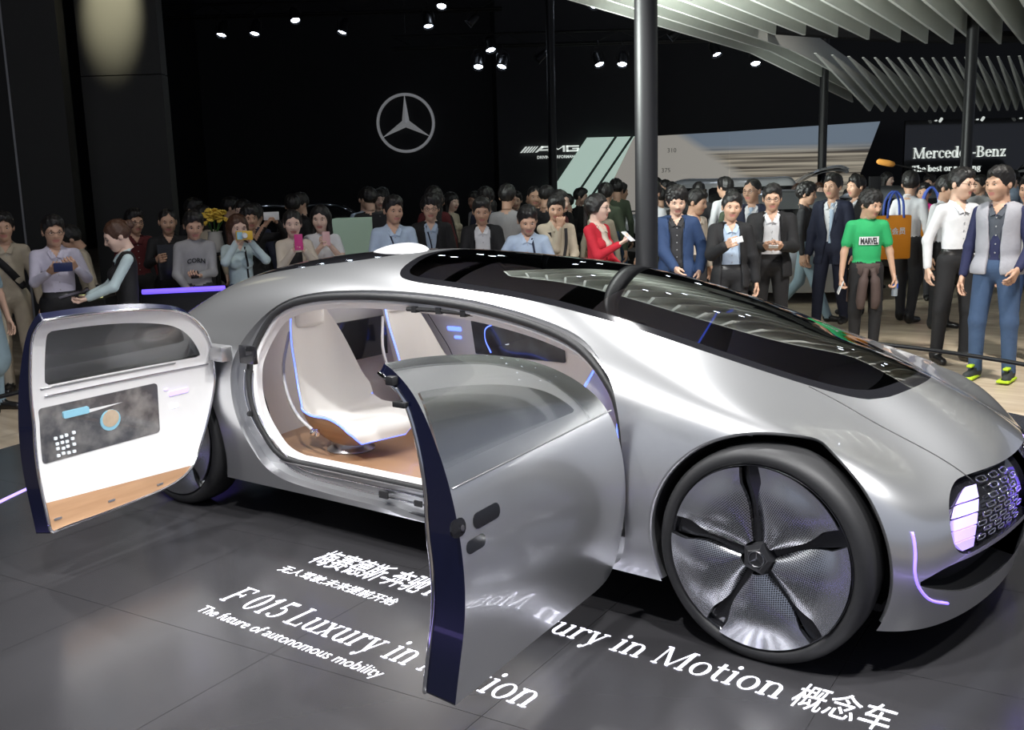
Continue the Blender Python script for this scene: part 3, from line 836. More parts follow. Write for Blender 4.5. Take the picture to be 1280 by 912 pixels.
# front dash and rear parcel shelf as curved walls
for x0, dx, nm in ((1.35, 1, 'dashboard'), (-1.50, -1, 'rear_bulkhead')):
    V = []; F = []; prof = [(0, .32), (.02, .5), (.05, .68), (.12, .80), (.30, .86), (.42, .88)] if dx > 0 else [(0, .32), (.02, .5), (.02, .7), (.01, .9), (-.03, 1.03), (-.10, 1.14), (-.20, 1.24)]
    ny = 16
    for j in range(ny + 1):
        y = -.82 + 1.64 * j / ny
        for (px_, pz) in prof: V.append((x0 + dx * (px_ - .18 * (y / .82) ** 2 + .1), y * (1 - (.15 if dx > 0 else .42) * max(0, pz - .6)), pz))
    m_ = len(prof)
    for j in range(ny):
        for q_ in range(m_ - 1): F.append([j * m_ + q_, j * m_ + q_ + 1, (j + 1) * m_ + q_ + 1, (j + 1) * m_ + q_])
    mk(nm, V, F, white_trim, car)
# far side screens inside
def far_in(x, z, e):
    p, n_ = solve(1, 0, 2, x, z, lambda P, N: N[:, 1] > .15); return p - n_ * e
def far_panel(poly, name, m, e0=.075, e=.085):
    n = len(poly); V = [far_in(x, z, e0) for x, z in poly] + [far_in(x, z, e) for x, z in poly]
    F = [list(range(n, 2 * n))[::-1]] + [[i, (i + 1) % n, n + (i + 1) % n, n + i] for i in range(n)]
    return mk(name, V, F, m, car, smooth=False)
scr_nav = screen_mat('screen_navigation', 8., (.008, .009, .012), (.04, .045, .055), .5)
far_panel(rrect(-1.07, -.33, .67, .93, .012), 'cabin_screen', scr_nav)
far_panel(disc(-.79, .80, .055), 'cabin_screen_ring', scr_blue, .085, .087)
far_panel(disc(-.79, .80, .042), 'cabin_screen_dial', scr_white, .087, .089)
far_panel(rrect(-.98, -.86, .89, .905, .003), 'cabin_screen_bar', scr_white, .085, .087)
far_panel(rrect(-.84, -.72, .885, .90, .003), 'cabin_screen_bar', scr_white, .085, .087)
P = [far_in(x, z, .09) for x, z in spline([(-.93, .69), (-.965, .78), (-.95, .87), (-.87, .915)], 16)]; mk('cabin_screen_arc', *tube_geo(P, .004, 6), blue_led, car)
for x0, x1, z0, z1 in ((-1.30, -1.18, .83, .862), (-1.25, -1.19, .77, .79)):
    far_panel(rrect(x0, x1, z0, z1, .006), 'cabin_control_light', blue_led, .075, .08)
m_ = MB(); m_.box((-1.49, .255, .83), (.02, .46, .26), bev=.006); m_.build('rear_wall_screen', screen_dark, car)
P = [far_in(x, z, .072) for x, z in spline([(-1.47, 1.08), (-1.41, .86), (-1.31, .68), (-1.22, .47)], 20)]
mk('far_door_gap', *tube_geo(P, .005, 6), black_rub, car)
# pillar grab rail with blue light near the windscreen
P = spline([(1.02, -.70, .62), (1.05, -.72, .85), (.98, -.70, 1.02), (.86, -.66, 1.14)], 20); mk('pillar_light', *tube_geo(P, .008, 6), blue_led, car)
# seats
def make_seat():
    """egg shell seat facing +x, base at origin"""
    prof = spline([(.36, .125), (.33, .19), (.17, .205), (-.03, .165), (-.19, .185), (-.29, .33), (-.35, .53), (-.41, .73), (-.44, .87)], 34)   # x,z of the centre of the cushion
    prof[:, 1] -= 0
    ww = np.interp(np.linspace(0, 1, 34), [0, .12, .4, .6, .8, 1], [.17, .26, .285, .275, .21, .12])
    curl = np.interp(np.linspace(0, 1, 34), [0, .15, .45, .6, .8, 1], [.005, .035, .13, .16, .09, .03])
    T = np.gradient(prof, axis=0); T /= np.linalg.norm(T, axis=1, keepdims=True)
    Nr = np.stack([-T[:, 1], T[:, 0]], 1)      # towards the sitter
    Nr *= np.sign((Nr[20] @ np.array([1, .3])))
    nw = 14; V = []; 
    for i in range(34):
        for j in range(nw + 1):
            w = -1 + 2 * j / nw
            lift = curl[i] * abs(w) ** 2.6 + .012 * (1 - w * w)
            V.append((prof[i, 0] + Nr[i, 0] * lift, ww[i] * w * (1 - .06 * abs(w) ** 3), prof[i, 1] + Nr[i, 1] * lift))
    V = np.array(V)
    F = [[i * (nw + 1) + j, i * (nw + 1) + j + 1, (i + 1) * (nw + 1) + j + 1, (i + 1) * (nw + 1) + j] for i in range(33) for j in range(nw)]
    # shell
    B = []
    for i in range(34):
        for j in range(nw + 1):
            w = -1 + 2 * j / nw; t = .055 * (1 - abs(w) ** 2 * .8) + .008 + .10 * math.exp(-((i - 10) / 6.) ** 2) * (1 - w * w)
            v = V[i * (nw + 1) + j]; B.append((v[0] - Nr[i, 0] * t, v[1] * 1.0, v[2] - Nr[i, 1] * t))
    edge = [j for j in range(nw + 1)] + [i * (nw + 1) + nw for i in range(1, 34)] + [33 * (nw + 1) + j for j in range(nw - 1, -1, -1)] + [i * (nw + 1) for i in range(32, 0, -1)]
    return V, F, np.array(B), edge
sV, sF, sB, sE = make_seat()
seat_cush_me = mesh_data('cushion', sV, sF, white_soft)
nW = 15
shellF_wood = [f[::-1] for f in sF if max(f) < 16 * nW]; shellF_white = [f[::-1] for f in sF if max(f) >= 16 * nW]
seat_shell_me = mesh_data('wood_shell', sB, shellF_wood, wood)
seat_back_me = mesh_data('back_shell', sB, shellF_white, white_trim)
Ve = np.vstack([sV[sE], sB[sE]]); n = len(sE)
seat_rim_me = mesh_data('rim', Ve, [[i, (i + 1) % n, n + (i + 1) % n, n + i] for i in range(n)], white_trim)
seat_led_me = mesh_data('light_piping', *tube_geo((sV[sE] * .45 + sB[sE] * .55), .0055, 6, closed=True), blue_led)
hr = MB(); hr.box((-.415, 0, .835), (.085, .21, .19), bev=.03); hr_me = hr.data('headrest', white_soft)
pd = MB(); pd.lathe([(.0, .0), (.15, .0), (.15, .010), (.12, .02), (.12, .06)], 28); ped_me = pd.data('pedestal', silver_dark)
bk = MB(); bk.box((.06, -.285, .17), (.05, .03, .045), bev=.006); bk.cyl((.05, -.305, .16), (.07, -.305, .19), .016, 10); bk_me = bk.data('belt_buckle', chrome)
belt_me = mesh_data('seat_belt', *tube_geo(spline([(-.40, -.15, .72), (-.33, -.25, .52), (-.24, -.285, .36), (-.12, -.29, .24), (.05, -.285, .17)], 14), .011, 6), mat('grey_belt', (.55, .54, .52), .6))
SCL = 1.0
for (x, y, rz, dz) in ((-.93, -.42, math.radians(-10), 0), (-.93, .42, math.radians(4), 0), (.58, -.42, math.radians(172), 0), (.58, .43, math.radians(188), 0)):
    e = empty('lounge_seat', (x, y, .325), rz); e.parent = car; e.scale = (.92, .92, .92)
    for nm, me in (('cushion', seat_cush_me), ('wood_shell', seat_shell_me), ('back_shell', seat_back_me), ('rim', seat_rim_me), ('light_piping', seat_led_me), ('headrest', hr_me), ('pedestal', ped_me), ('belt_buckle', bk_me), ('seat_belt', belt_me)):
        link_obj(nm, me, e)
# cabin courtesy lights of the car itself
for (x, y, sx_, en) in ((-.95, .1, .5, 3.2), (.1, .1, .8, 3.2)):
    l = bpy.data.lights.new('cabin_light', 'AREA'); l.shape = 'RECTANGLE'; l.size = sx_; l.size_y = .5; l.energy = en; l.color = (1, .97, .93)
    o = bpy.data.objects.new('cabin_light', l); COL.objects.link(o); o.location = (x, y, 1.27)

# ================================================================== the hall
def floor_black():
    m = mat('black_gloss_stage', (.040, .039, .042), .2, spec=.6)
    nt = m.node_tree; b = nt.nodes['Principled BSDF']
    tc = nt.nodes.new('ShaderNodeTexCoord'); nz = nt.nodes.new('ShaderNodeTexNoise'); nz.inputs['Scale'].default_value = 1.4; nz.inputs['Detail'].default_value = 5
    mr = nt.nodes.new('ShaderNodeMapRange'); mr.inputs[3].default_value = .16; mr.inputs[4].default_value = .30
    nt.links.new(tc.outputs['Object'], nz.inputs['Vector']); nt.links.new(nz.outputs['Fac'], mr.inputs[0]); nt.links.new(mr.outputs[0], b.inputs['Roughness'])
    return m
def wood_floor():
    m = mat('pale_wood_floor', (.45, .37, .27), .35)
    nt = m.node_tree; b = nt.nodes['Principled BSDF']
    tc = nt.nodes.new('ShaderNodeTexCoord'); mp = nt.nodes.new('ShaderNodeMapping'); mp.inputs['Scale'].default_value = (.5, 4, 1); mp.inputs['Rotation'].default_value = (0, 0, YAW)
    nz = nt.nodes.new('ShaderNodeTexNoise'); nz.inputs['Scale'].default_value = 2.5; nz.inputs['Detail'].default_value = 7
    cr = nt.nodes.new('ShaderNodeValToRGB'); cr.color_ramp.elements[0].color = (.46, .36, .25, 1); cr.color_ramp.elements[1].color = (.72, .62, .48, 1)
    cr.color_ramp.elements[0].position = .3; cr.color_ramp.elements[1].position = .75
    nt.links.new(tc.outputs['Object'], mp.inputs['Vector']); nt.links.new(mp.outputs[0], nz.inputs['Vector']); nt.links.new(nz.outputs['Fac'], cr.inputs[0]); nt.links.new(cr.outputs[0], b.inputs['Base Color'])
    return m
hall_black = mat('black_wall_panel', (.012, .012, .014), .55, noise=.15, nscale=3)
hall_grey = mat('charcoal_wall_panel', (.045, .043, .036), .6, noise=.12, nscale=2)
metal_black = mat('black_metal', (.008, .008, .009), .45, .1)
fl = MB(); fl.box((*H(0, 14)[:2], -.05), (60, 52, .1), rz=YAW)
tag(fl.build('floor', wood_floor(), smooth=False), 'pale wooden hall floor where the visitors stand', kind='structure')
# round black stage with square panels
CU, CV = .055, 5.51
cc = H(CU, CV)
STR = 4.15
stage = empty('stage_floor', (cc[0], cc[1], 0), 0, 'round black glossy stage floor of square panels under the car', None, None, 'structure')
sm_ = floor_black()
TS = 1.0
joint = MB(); joint.lathe([(0, .0015), (STR, .0015), (STR, 0)], 96); joint.build('stage_base', mat('stage_joint', (.02, .02, .021), .5), stage)
def clip_circle(poly, R):
    """clip convex polygon to circle approximated by half planes"""
    for k in range(64):
        a = 2 * math.pi * k / 64; nx, ny = math.cos(a), math.sin(a); out = []
        for i in range(len(poly)):
            p, q = poly[i], poly[(i + 1) % len(poly)]
            dp, dq = R - (p[0] * nx + p[1] * ny), R - (q[0] * nx + q[1] * ny)
            if dp >= 0: out.append(p)
            if (dp >= 0) != (dq >= 0):
                t = dp / (dp - dq); out.append((p[0] + t * (q[0] - p[0]), p[1] + t * (q[1] - p[1])))
        poly = out
        if len(poly) < 3: return []
    return poly
RA = .10
for i in range(-5, 5):
    for j in range(-5, 5):
        g = .0012
        sq = [(i * TS + g, j * TS + g), ((i + 1) * TS - g, j * TS + g), ((i + 1) * TS - g, (j + 1) * TS - g), (i * TS + g, (j + 1) * TS - g)]
        sq = [(math.cos(RA) * x - math.sin(RA) * y, math.sin(RA) * x + math.cos(RA) * y) for x, y in sq]
        sq = clip_circle(sq, STR)
        if len(sq) < 3: continue
        m_ = MB(); m_.prism(sq, lambda p, d: (p[0], p[1], .0015 + d), .0025); m_.build('stage_panel', sm_, stage, smooth=False)
rg2 = MB(); rg2.lathe([(3.17, .004), (3.17, .007), (3.205, .007), (3.205, .004)], 128)
tag(rg2.build('stage_ring_light', mat('violet_floor_light', (.5, .4, 1), .4, emit=(.36, .26, 1.), es=1.6), loc=(cc[0], cc[1], 0)), 'thin violet light ring set into the black stage floor', 'light')
# low rail round the back of the stage
rl = empty('stage_rail', (cc[0], cc[1], 0), 0, 'low black barrier rail curving behind the car', 'barrier')
arc = []
for k in range(60):
    a = math.radians(10) + math.radians(185) * k / 59 + YAW
    arc.append((3.86 * math.cos(a), 3.86 * math.sin(a), .45))
mk('rail', *tube_geo(arc, .016, 8), metal_black, rl)
for k in range(2, 60, 8):
    m_ = MB(); x, y, z = arc[k]; m_.cyl((x, y, .0), (x, y, .45), .010, 8); m_.cyl((x, y, .0), (x, y, .012), .05, 14); m_.build('post', metal_black, rl)

# ------------------------------------------------------------------ lettering
def serif_text(s, h, bold=1.0):
    """own serif alphabet built from stems, thin bars and bowls; returns polys (list of 2-D point lists) and the width"""
    out = []; x0 = 0.
    w = .088 * bold; t = .034 * bold
    def rect(a, b, c, d): out.append([(x0 + a, b), (x0 + c, b), (x0 + c, d), (x0 + a, d)])
    def quad(*p): out.append([(x0 + a, b) for a, b in p])
    def stem(x, y0, y1, sb=0, st=0, ww=None):
        q = ww or w; rect(x - q / 2, y0, x + q / 2, y1)
        for y, f in ((y0, sb), (y1 - t, st)):
            if f: rect(x - q / 2 - (.06 if f in (1, 2) else 0), y, x + q / 2 + (.06 if f in (1, 3) else 0), y + t)
    def arc(cx, cy, rx, ry, a0, a1, wx, wy, n=22):
        P = []; Q_ = []
        for i in range(n + 1):
            a = math.radians(a0 + (a1 - a0) * i / n); c, s_ = math.cos(a), math.sin(a)
            P.append((x0 + cx + rx * c, cy + ry * s_)); Q_.append((x0 + cx + (rx - wx) * c, cy + (ry - wy) * s_))
        for i in range(n): out.append([P[i], P[i + 1], Q_[i + 1], Q_[i]])
    def dot(cx, cy, r): out.append([(x0 + cx + r * math.cos(k * math.pi / 6), cy + r * math.sin(k * math.pi / 6)) for k in range(12)])
    def diag(xa, ya, xb, yb, ww): quad((xa - ww / 2, ya), (xa + ww / 2, ya), (xb + ww / 2, yb), (xb - ww / 2, yb))
    X, Cp = .48, .70
    for ch in s:
        if ch == ' ': x0 += .26; continue
        if ch == 'F': stem(.14, 0, Cp, 1, 1); rect(.14, Cp - t, .52, Cp); rect(.52 - t, Cp - .16, .52, Cp); rect(.14, .34, .42, .34 + t); rect(.42 - t, .28, .42, .44); ad = .56
        elif ch == 'L': stem(.14, 0, Cp, 1, 1); rect(.14, 0, .53, t); rect(.53 - t, 0, .53, .17); ad = .57
        elif ch == 'T': stem(.31, 0, Cp, 1, 0); rect(.02, Cp - t, .60, Cp); rect(.02, Cp - .17, .02 + t, Cp); rect(.60 - t, Cp - .17, .60, Cp); ad = .62
        elif ch == 'M':
            stem(.12, 0, Cp, 1, 2, t * 1.2); stem(.76, 0, Cp, 1, 3); diag(.14, Cp, .44, .02, w); diag(.44, .02, .74, Cp, t * 1.3); ad = .90
        elif ch == 'B': stem(.14, 0, Cp, 1, 1); arc(.30, .53, .22, .17, -90, 90, w, t); arc(.32, .19, .25, .19, -90, 90, w, t); rect(.14, Cp - t, .31, Cp); rect(.14, 0, .33, t); rect(.14, .36, .33, .36 + t); ad = .62
        elif ch == '0': arc(.26, .35, .22, .36, 0, 360, w, t, 40); ad = .52
        elif ch == '1': stem(.22, 0, Cp, 1, 0); quad((.06, .56), (.20, Cp), (.20, Cp - .06), (.08, .53)); ad = .42
        elif ch == '5': rect(.12, .38, .12 + t * 1.3, Cp); rect(.12, Cp - w, .43, Cp); arc(.23, .22, .22, .22, -120, 130, w, t); dot(.10, .08, .045); ad = .50
        elif ch == 'o': arc(.26, .24, .235, .25, 0, 360, w, t, 36); ad = .52
        elif ch == 'e': arc(.24, .24, .22, .25, 20, 330, w, t, 30); rect(.05, .25, .45, .25 + t); arc(.24, .25, .22, .24, 0, 30, w, t, 6); ad = .47
        elif ch == 'c': arc(.24, .24, .22, .25, 45, 320, w, t, 30); dot(.38, .39, .05); ad = .44
        elif ch == 'd': arc(.23, .24, .21, .25, 0, 360, w, t, 30); stem(.43, 0, .73, 3, 2); ad = .56
        elif ch == 'b': arc(.31, .24, .21, .25, 0, 360, w, t, 30); stem(.12, 0, .73, 0, 2); ad = .55
        elif ch == 'g': arc(.24, .28, .19, .21, 0, 360, w, t, 30); arc(.25, -.08, .22, .13, 0, 360, t, t * 1.3, 30); rect(.12, .03, .34, .09); rect(.36, .42, .50, .42 + t); ad = .50
        elif ch == 's': arc(.20, .36, .15, .13, 40, 265, t * 1.6, t); arc(.20, .125, .165, .135, -150, 90, t * 1.8, t); quad((.06, .33), (.16, .33), (.36, .15), (.26, .15)); ad = .40
        elif ch == 'u': stem(.12, .14, X, 0, 2); arc(.26, .16, .185, .17, 180, 345, w, t); stem(.43, 0, X, 3, 2); ad = .56
        elif ch == 'n' or ch == 'h':
            stem(.12, 0, .73 if ch == 'h' else X, 1, 2); arc(.27, .32, .195, .17, 0, 155, w, t); stem(.42, 0, .33, 1, 0); ad = .56
        elif ch == 'r': stem(.13, 0, X, 1, 2); arc(.30, .30, .17, .18, 60, 165, t, t); dot(.36, .42, .052); ad = .41
        elif ch == 'i': stem(.14, 0, X, 1, 2); dot(.13, .645, .058); ad = .28
        elif ch == 't': stem(.14, .10, .62, 0, 0); arc(.23, .11, .13, .12, 180, 310, w, t); rect(.02, X - t, .30, X); ad = .33
        elif ch == 'x': diag(.10, X, .40, 0, w * 1.15); diag(.10, 0, .40, X, t * 1.2); [rect(a, b, a + .19, b + t) for a, b in ((.0, 0), (.31, 0), (.0, X - t), (.29, X - t))]; ad = .51
        elif ch == 'y': diag(.10, X, .27, .0, w * 1.1); diag(.42, X, .20, -.17, t * 1.3); dot(.14, -.17, .055); rect(.0, X - t, .20, X); rect(.32, X - t, .50, X); ad = .51
        elif ch == 'z': rect(.04, 0, .40, t); rect(.04, X - t, .40, X); diag(.10, 0, .34, X, w * 1.2); rect(.40 - t, 0, .40, .13); rect(.04, X - .13, .04 + t, X); ad = .45
        elif ch == '-': rect(.04, .22, .26, .22 + w * .8); ad = .30
        else: ad = .3
        x0 += ad + .02
    return [[(a * h / Cp, b * h / Cp) for a, b in p] for p in out], x0 * h / Cp
def flat_polys(polys, fn, d=.002):
    V = []; F = []
    for p in polys:
        a = sum(p[i][0] * p[(i + 1) % len(p)][1] - p[(i + 1) % len(p)][0] * p[i][1] for i in range(len(p)))
        if a < 0: p = p[::-1]
        b = len(V); n = len(p)
        V += [fn(x, y, 0) for x, y in p] + [fn(x, y, d) for x, y in p]
        F.append([b + n + i for i in range(n)])
        F += [[b + i, b + (i + 1) % n, b + n + (i + 1) % n, b + n + i] for i in range(n)]
    return V, F
def font_text(s, size, bold=0., squeeze=1.):
    """built-in font to triangles in 2-D; returns points, faces, width"""
    cu = bpy.data.curves.new('lettering', 'FONT'); cu.body = s; cu.size = size; cu.resolution_u = 3; cu.offset = bold
    o = bpy.data.objects.new('lettering', cu); COL.objects.link(o)
    bpy.context.view_layer.update()
    me = bpy.data.meshes.new_from_object(o.evaluated_get(bpy.context.evaluated_depsgraph_get()))
    V = np.array([v.co[:] for v in me.vertices]).reshape(-1, 3); F = [list(p.vertices) for p in me.polygons]
    bpy.data.objects.remove(o); bpy.data.curves.remove(cu); bpy.data.meshes.remove(me)
    if len(V): V[:, 0] *= squeeze
    return V, F, (V[:, 0].max() if len(V) else 0)
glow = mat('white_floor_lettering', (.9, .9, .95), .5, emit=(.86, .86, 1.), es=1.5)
FZ = .0045
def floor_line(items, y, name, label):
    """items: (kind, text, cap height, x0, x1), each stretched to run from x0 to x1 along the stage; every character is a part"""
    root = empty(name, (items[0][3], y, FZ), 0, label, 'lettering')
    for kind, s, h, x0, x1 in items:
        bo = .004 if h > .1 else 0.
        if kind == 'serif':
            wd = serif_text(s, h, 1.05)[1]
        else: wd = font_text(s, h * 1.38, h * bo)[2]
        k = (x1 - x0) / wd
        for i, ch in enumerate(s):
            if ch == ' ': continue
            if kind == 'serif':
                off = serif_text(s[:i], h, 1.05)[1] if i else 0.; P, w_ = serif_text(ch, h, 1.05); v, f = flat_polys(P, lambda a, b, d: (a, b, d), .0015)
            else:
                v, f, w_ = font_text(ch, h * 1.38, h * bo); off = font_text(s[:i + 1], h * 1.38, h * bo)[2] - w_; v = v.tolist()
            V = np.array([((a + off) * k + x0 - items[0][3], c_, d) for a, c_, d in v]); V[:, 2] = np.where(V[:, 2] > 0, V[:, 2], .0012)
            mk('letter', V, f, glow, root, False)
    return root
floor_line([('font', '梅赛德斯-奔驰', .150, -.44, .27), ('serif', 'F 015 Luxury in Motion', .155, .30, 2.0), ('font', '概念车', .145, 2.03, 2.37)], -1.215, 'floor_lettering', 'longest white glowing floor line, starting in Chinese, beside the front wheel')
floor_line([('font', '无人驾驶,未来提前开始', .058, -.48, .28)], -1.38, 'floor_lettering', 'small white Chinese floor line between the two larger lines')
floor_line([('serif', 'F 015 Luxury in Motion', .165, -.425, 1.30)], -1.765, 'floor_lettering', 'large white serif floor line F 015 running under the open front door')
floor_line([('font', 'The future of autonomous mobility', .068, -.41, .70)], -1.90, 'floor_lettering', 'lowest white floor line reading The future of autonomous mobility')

# ------------------------------------------------------------------ walls, wall signs
def hbox(mb, u0, u1, v0, v1, z0, z1, m=0):
    c = H((u0 + u1) / 2, (v0 + v1) / 2); return mb.box((c[0], c[1], (z0 + z1) / 2), (u1 - u0, v1 - v0, z1 - z0), m, rz=YAW)
wb = MB(); hbox(wb, -26, 30, 34, 34.3, 0, 12); tag(wb.build('wall_back', hall_black, smooth=False), 'black back wall of the hall', kind='structure')
wl = MB(); hbox(wl, -13.3, -13, 4, 34, 0, 12); tag(wl.build('wall_left', hall_black, smooth=False), 'black side wall of the hall', kind='structure')
ce = MB(); hbox(ce, -26, 30, -3, 34.3, 9.0, 9.2); tag(ce.build('ceiling', hall_black, smooth=False), 'black hall ceiling', kind='structure')
# tall charcoal panels on the left
for (u0, u1, v, g) in ((-9.4, -6.80, 15.2, 0), (-6.55, -5.85, 14.2, 0), (-5.76, -4.66, 14.6, 1)):
    lw_ = empty('tall_wall_panel', H((u0 + u1) / 2, v), YAW, ['widest dark panel at the left edge', '', 'dark panel caught by the pale light beam'][g + (1 if g else 0)] if u0 != -6.55 else 'narrow dark panel between two wider ones', None, None, 'structure')
    zz = [0, 3.35, 9.0] if g else [0, 4.6, 9.0]
    for a, b in zip(zz[:-1], zz[1:]):
        m_ = MB(); m_.box((0, 0, (a + b) / 2), (u1 - u0, .25, b - a - .012)); m_.build('panel', hall_grey, lw_, smooth=False)
    if u0 == -6.55:
        m_ = MB(); m_.box((-(u1 - u0) / 2 - .02, -.1, 4.5), (.03, .05, 9)); m_.build('edge_strip', mat('dull_aluminium', (.3, .29, .27), .4, .8), lw_)
# star emblem panel
sw = MB(); hbox(sw, -8.6, -.35, 30, 30.3, 0, 9); tag(sw.build('wall_star', hall_black, smooth=False), 'black display wall behind the big silver star', kind='structure')
st_ = star_geo(.83, .12, .085)
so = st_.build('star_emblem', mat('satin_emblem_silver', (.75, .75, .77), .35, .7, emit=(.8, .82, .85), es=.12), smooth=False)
so.location = H(-2.82, 29.85, 3.43); so.rotation_euler = (0, 0, YAW); tag(so, 'large silver three-pointed star in a ring on the black wall', 'emblem')
# dark blue-black display wall for the performance brand
aw = MB(); hbox(aw, -.2, 3.4, 27.2, 27.4, 0, 9); tag(aw.build('wall_display', hall_black, smooth=False), 'black display wall carrying the slanted-stripe sign', kind='structure')
sign_w = mat('sign_white', (.8, .82, .8), .5, emit=(.75, .8, .76), es=.62)
def wall_fn(u, v, z):
    c = H(u, v, z); r = (HR[0], HR[1]); f = (HF[0], HF[1])
    return lambda a, b, d: (c[0] + r[0] * a - f[0] * d, c[1] + r[1] * a - f[1] * d, c[2] + b)
# stripes + AMG
am = empty('performance_sign', H(.36, 27.15, 2.45), YAW, 'white slanted-stripe sign reading AMG DRIVING PERFORMANCE on the black wall', 'sign')
sl = .62
def loc_polys(polys, name, parent, m, d=.03):
    V, F = flat_polys(polys, lambda a, b, dd: (a, -dd, b), d); return mk(name, V, F, m, parent, False)
h_ = .155
x = 0.
for k, wd in enumerate((.055, .05, .045, .04, .035)):
    loc_polys([[(x, 0), (x + wd, 0), (x + wd + h_ * sl * 1.5, h_), (x + h_ * sl * 1.5, h_)]], 'stripe', am, sign_w); x += wd + .028
ax = x + .02; s2 = .10; tt_ = .038
A_ = [[(ax, 0), (ax + .06, 0), (ax + .23, h_ - tt_), (ax + .23, h_), (ax + .17, h_)], [(ax + .17, h_ - tt_), (ax + .40, h_ - tt_), (ax + .40, h_), (ax + .17, h_)], [(ax + .345, 0), (ax + .40, 0), (ax + .40, h_), (ax + .345, h_)], [(ax + .13, .04), (ax + .36, .04), (ax + .36, .075), (ax + .155, .075)]]
mx_ = ax + .43
M_ = [[(mx_, 0), (mx_ + .055, 0), (mx_ + .055, h_), (mx_, h_)], [(mx_ + .30, 0), (mx_ + .355, 0), (mx_ + .355, h_), (mx_ + .30, h_)], [(mx_, h_), (mx_ + .05, h_), (mx_ + .2, .06), (mx_ + .155, .06)], [(mx_ + .355, h_), (mx_ + .305, h_), (mx_ + .155, .06), (mx_ + .2, .06)]]
gx = mx_ + .385
G_ = [[(gx, 0), (gx + .055, 0), (gx + .055, h_), (gx, h_)], [(gx, h_ - tt_), (gx + .33, h_ - tt_), (gx + .33, h_), (gx, h_)], [(gx, 0), (gx + .33, 0), (gx + .33, tt_), (gx, tt_)], [(gx + .275, 0), (gx + .33, 0), (gx + .33, .09), (gx + .275, .09)], [(gx + .16, .06), (gx + .33, .06), (gx + .33, .09), (gx + .16, .09)]]
for P in (A_, M_, G_): loc_polys(P, 'letter', am, sign_w)
v_, f_, wd = font_text('DRIVING PERFORMANCE', .105, .003, 1.0); sc_ = (gx + .33 - .44) / wd
mk('small_lettering', [(a * sc_ + .44, -.02, b - .16) for a, b, c in v_], f_, sign_w, am, False)
# three broad lit diagonal stripes and the picture wall
pnl = empty('stripe_wall', H(1.28, 26.9, 0), YAW, 'wall of three broad pale green diagonal light stripes behind the crowd', 'sign')
lit_green = mat('lit_pale_green', (.65, .8, .72), .6, emit=(.50, .66, .58), es=.62)
zt, zb_ = 2.78, 1.0
run = .86
for x0, x1 in ((0.80, 1.50), (1.58, 1.92), (2.0, 2.27)):
    loc_polys([[(x0 - run * (zt - zb_) / 1.2, zb_), (x1 - run * (zt - zb_) / 1.2, zb_), (x1, zt), (x0, zt)]], 'light_stripe', pnl, lit_green, .04)
def picture_mat():
    m = mat('road_picture_print', (.5, .5, .5), .6)
    nt = m.node_tree; b = nt.nodes['Principled BSDF']
    tc = nt.nodes.new('ShaderNodeTexCoord'); sx = nt.nodes.new('ShaderNodeSeparateXYZ'); nt.links.new(tc.outputs['Object'], sx.inputs[0])
    # far right: horizontal motion streaks; left: pale wall
    mp = nt.nodes.new('ShaderNodeMapping'); mp.inputs['Scale'].default_value = (.12, 1, 9); mp.inputs['Rotation'].default_value = (0, -.06, 0)
    nz = nt.nodes.new('ShaderNodeTexNoise'); nz.inputs['Scale'].default_value = 1.6; nz.inputs['Detail'].default_value = 3
    nt.links.new(tc.outputs['Object'], mp.inputs[0]); nt.links.new(mp.outputs[0], nz.inputs['Vector'])
    cr = nt.nodes.new('ShaderNodeValToRGB'); cr.color_ramp.elements[0].color = (.10, .085, .07, 1); cr.color_ramp.elements[1].color = (.62, .55, .44, 1); cr.color_ramp.elements[0].position = .38; cr.color_ramp.elements[1].position = .62
    nt.links.new(nz.outputs['Fac'], cr.inputs[0])
    # sky band at top right
    mrz = nt.nodes.new('ShaderNodeMapRange'); mrz.inputs[1].default_value = 2.25; mrz.inputs[2].default_value = 2.5; nt.links.new(sx.outputs['Z'], mrz.inputs[0])
    mxs = nt.nodes.new('ShaderNodeMix'); mxs.data_type = 'RGBA'; mxs.inputs[7].default_value = (.24, .30, .38, 1); nt.links.new(mrz.outputs[0], mxs.inputs[0]); nt.links.new(cr.outputs[0], mxs.inputs[6])
    mr = nt.nodes.new('ShaderNodeMapRange'); mr.inputs[1].default_value = 1.9; mr.inputs[2].default_value = 2.3
    ad = nt.nodes.new('ShaderNodeMath'); ad.operation = 'MULTIPLY_ADD'; ad.inputs[1].default_value = 1.5; 
    nt.links.new(sx.outputs['Z'], ad.inputs[0]); ad2 = nt.nodes.new('ShaderNodeMath'); ad2.operation = 'ADD'; nt.links.new(sx.outputs['X'], ad.inputs[2]); nt.links.new(ad.outputs[0], ad2.inputs[0]); ad2.inputs[1].default_value = -3.3
    nt.links.new(ad2.outputs[0], mr.inputs[0])
    mx = nt.nodes.new('ShaderNodeMix'); mx.data_type = 'RGBA'; mx.inputs[6].default_value = (.55, .52, .47, 1); nt.links.new(mr.outputs[0], mx.inputs[0]); nt.links.new(mxs.outputs[2], mx.inputs[7])
    nt.links.new(mx.outputs[2], b.inputs['Base Color']); nt.links.new(mx.outputs[2], b.inputs['Emission Color']); b.inputs['Emission Strength'].default_value = .38
    return m
pm = picture_mat()
pw = empty('picture_wall', H(3.28, 26.9, 0), YAW, 'large backlit picture of a blurred tunnel road behind the crowd', 'display')
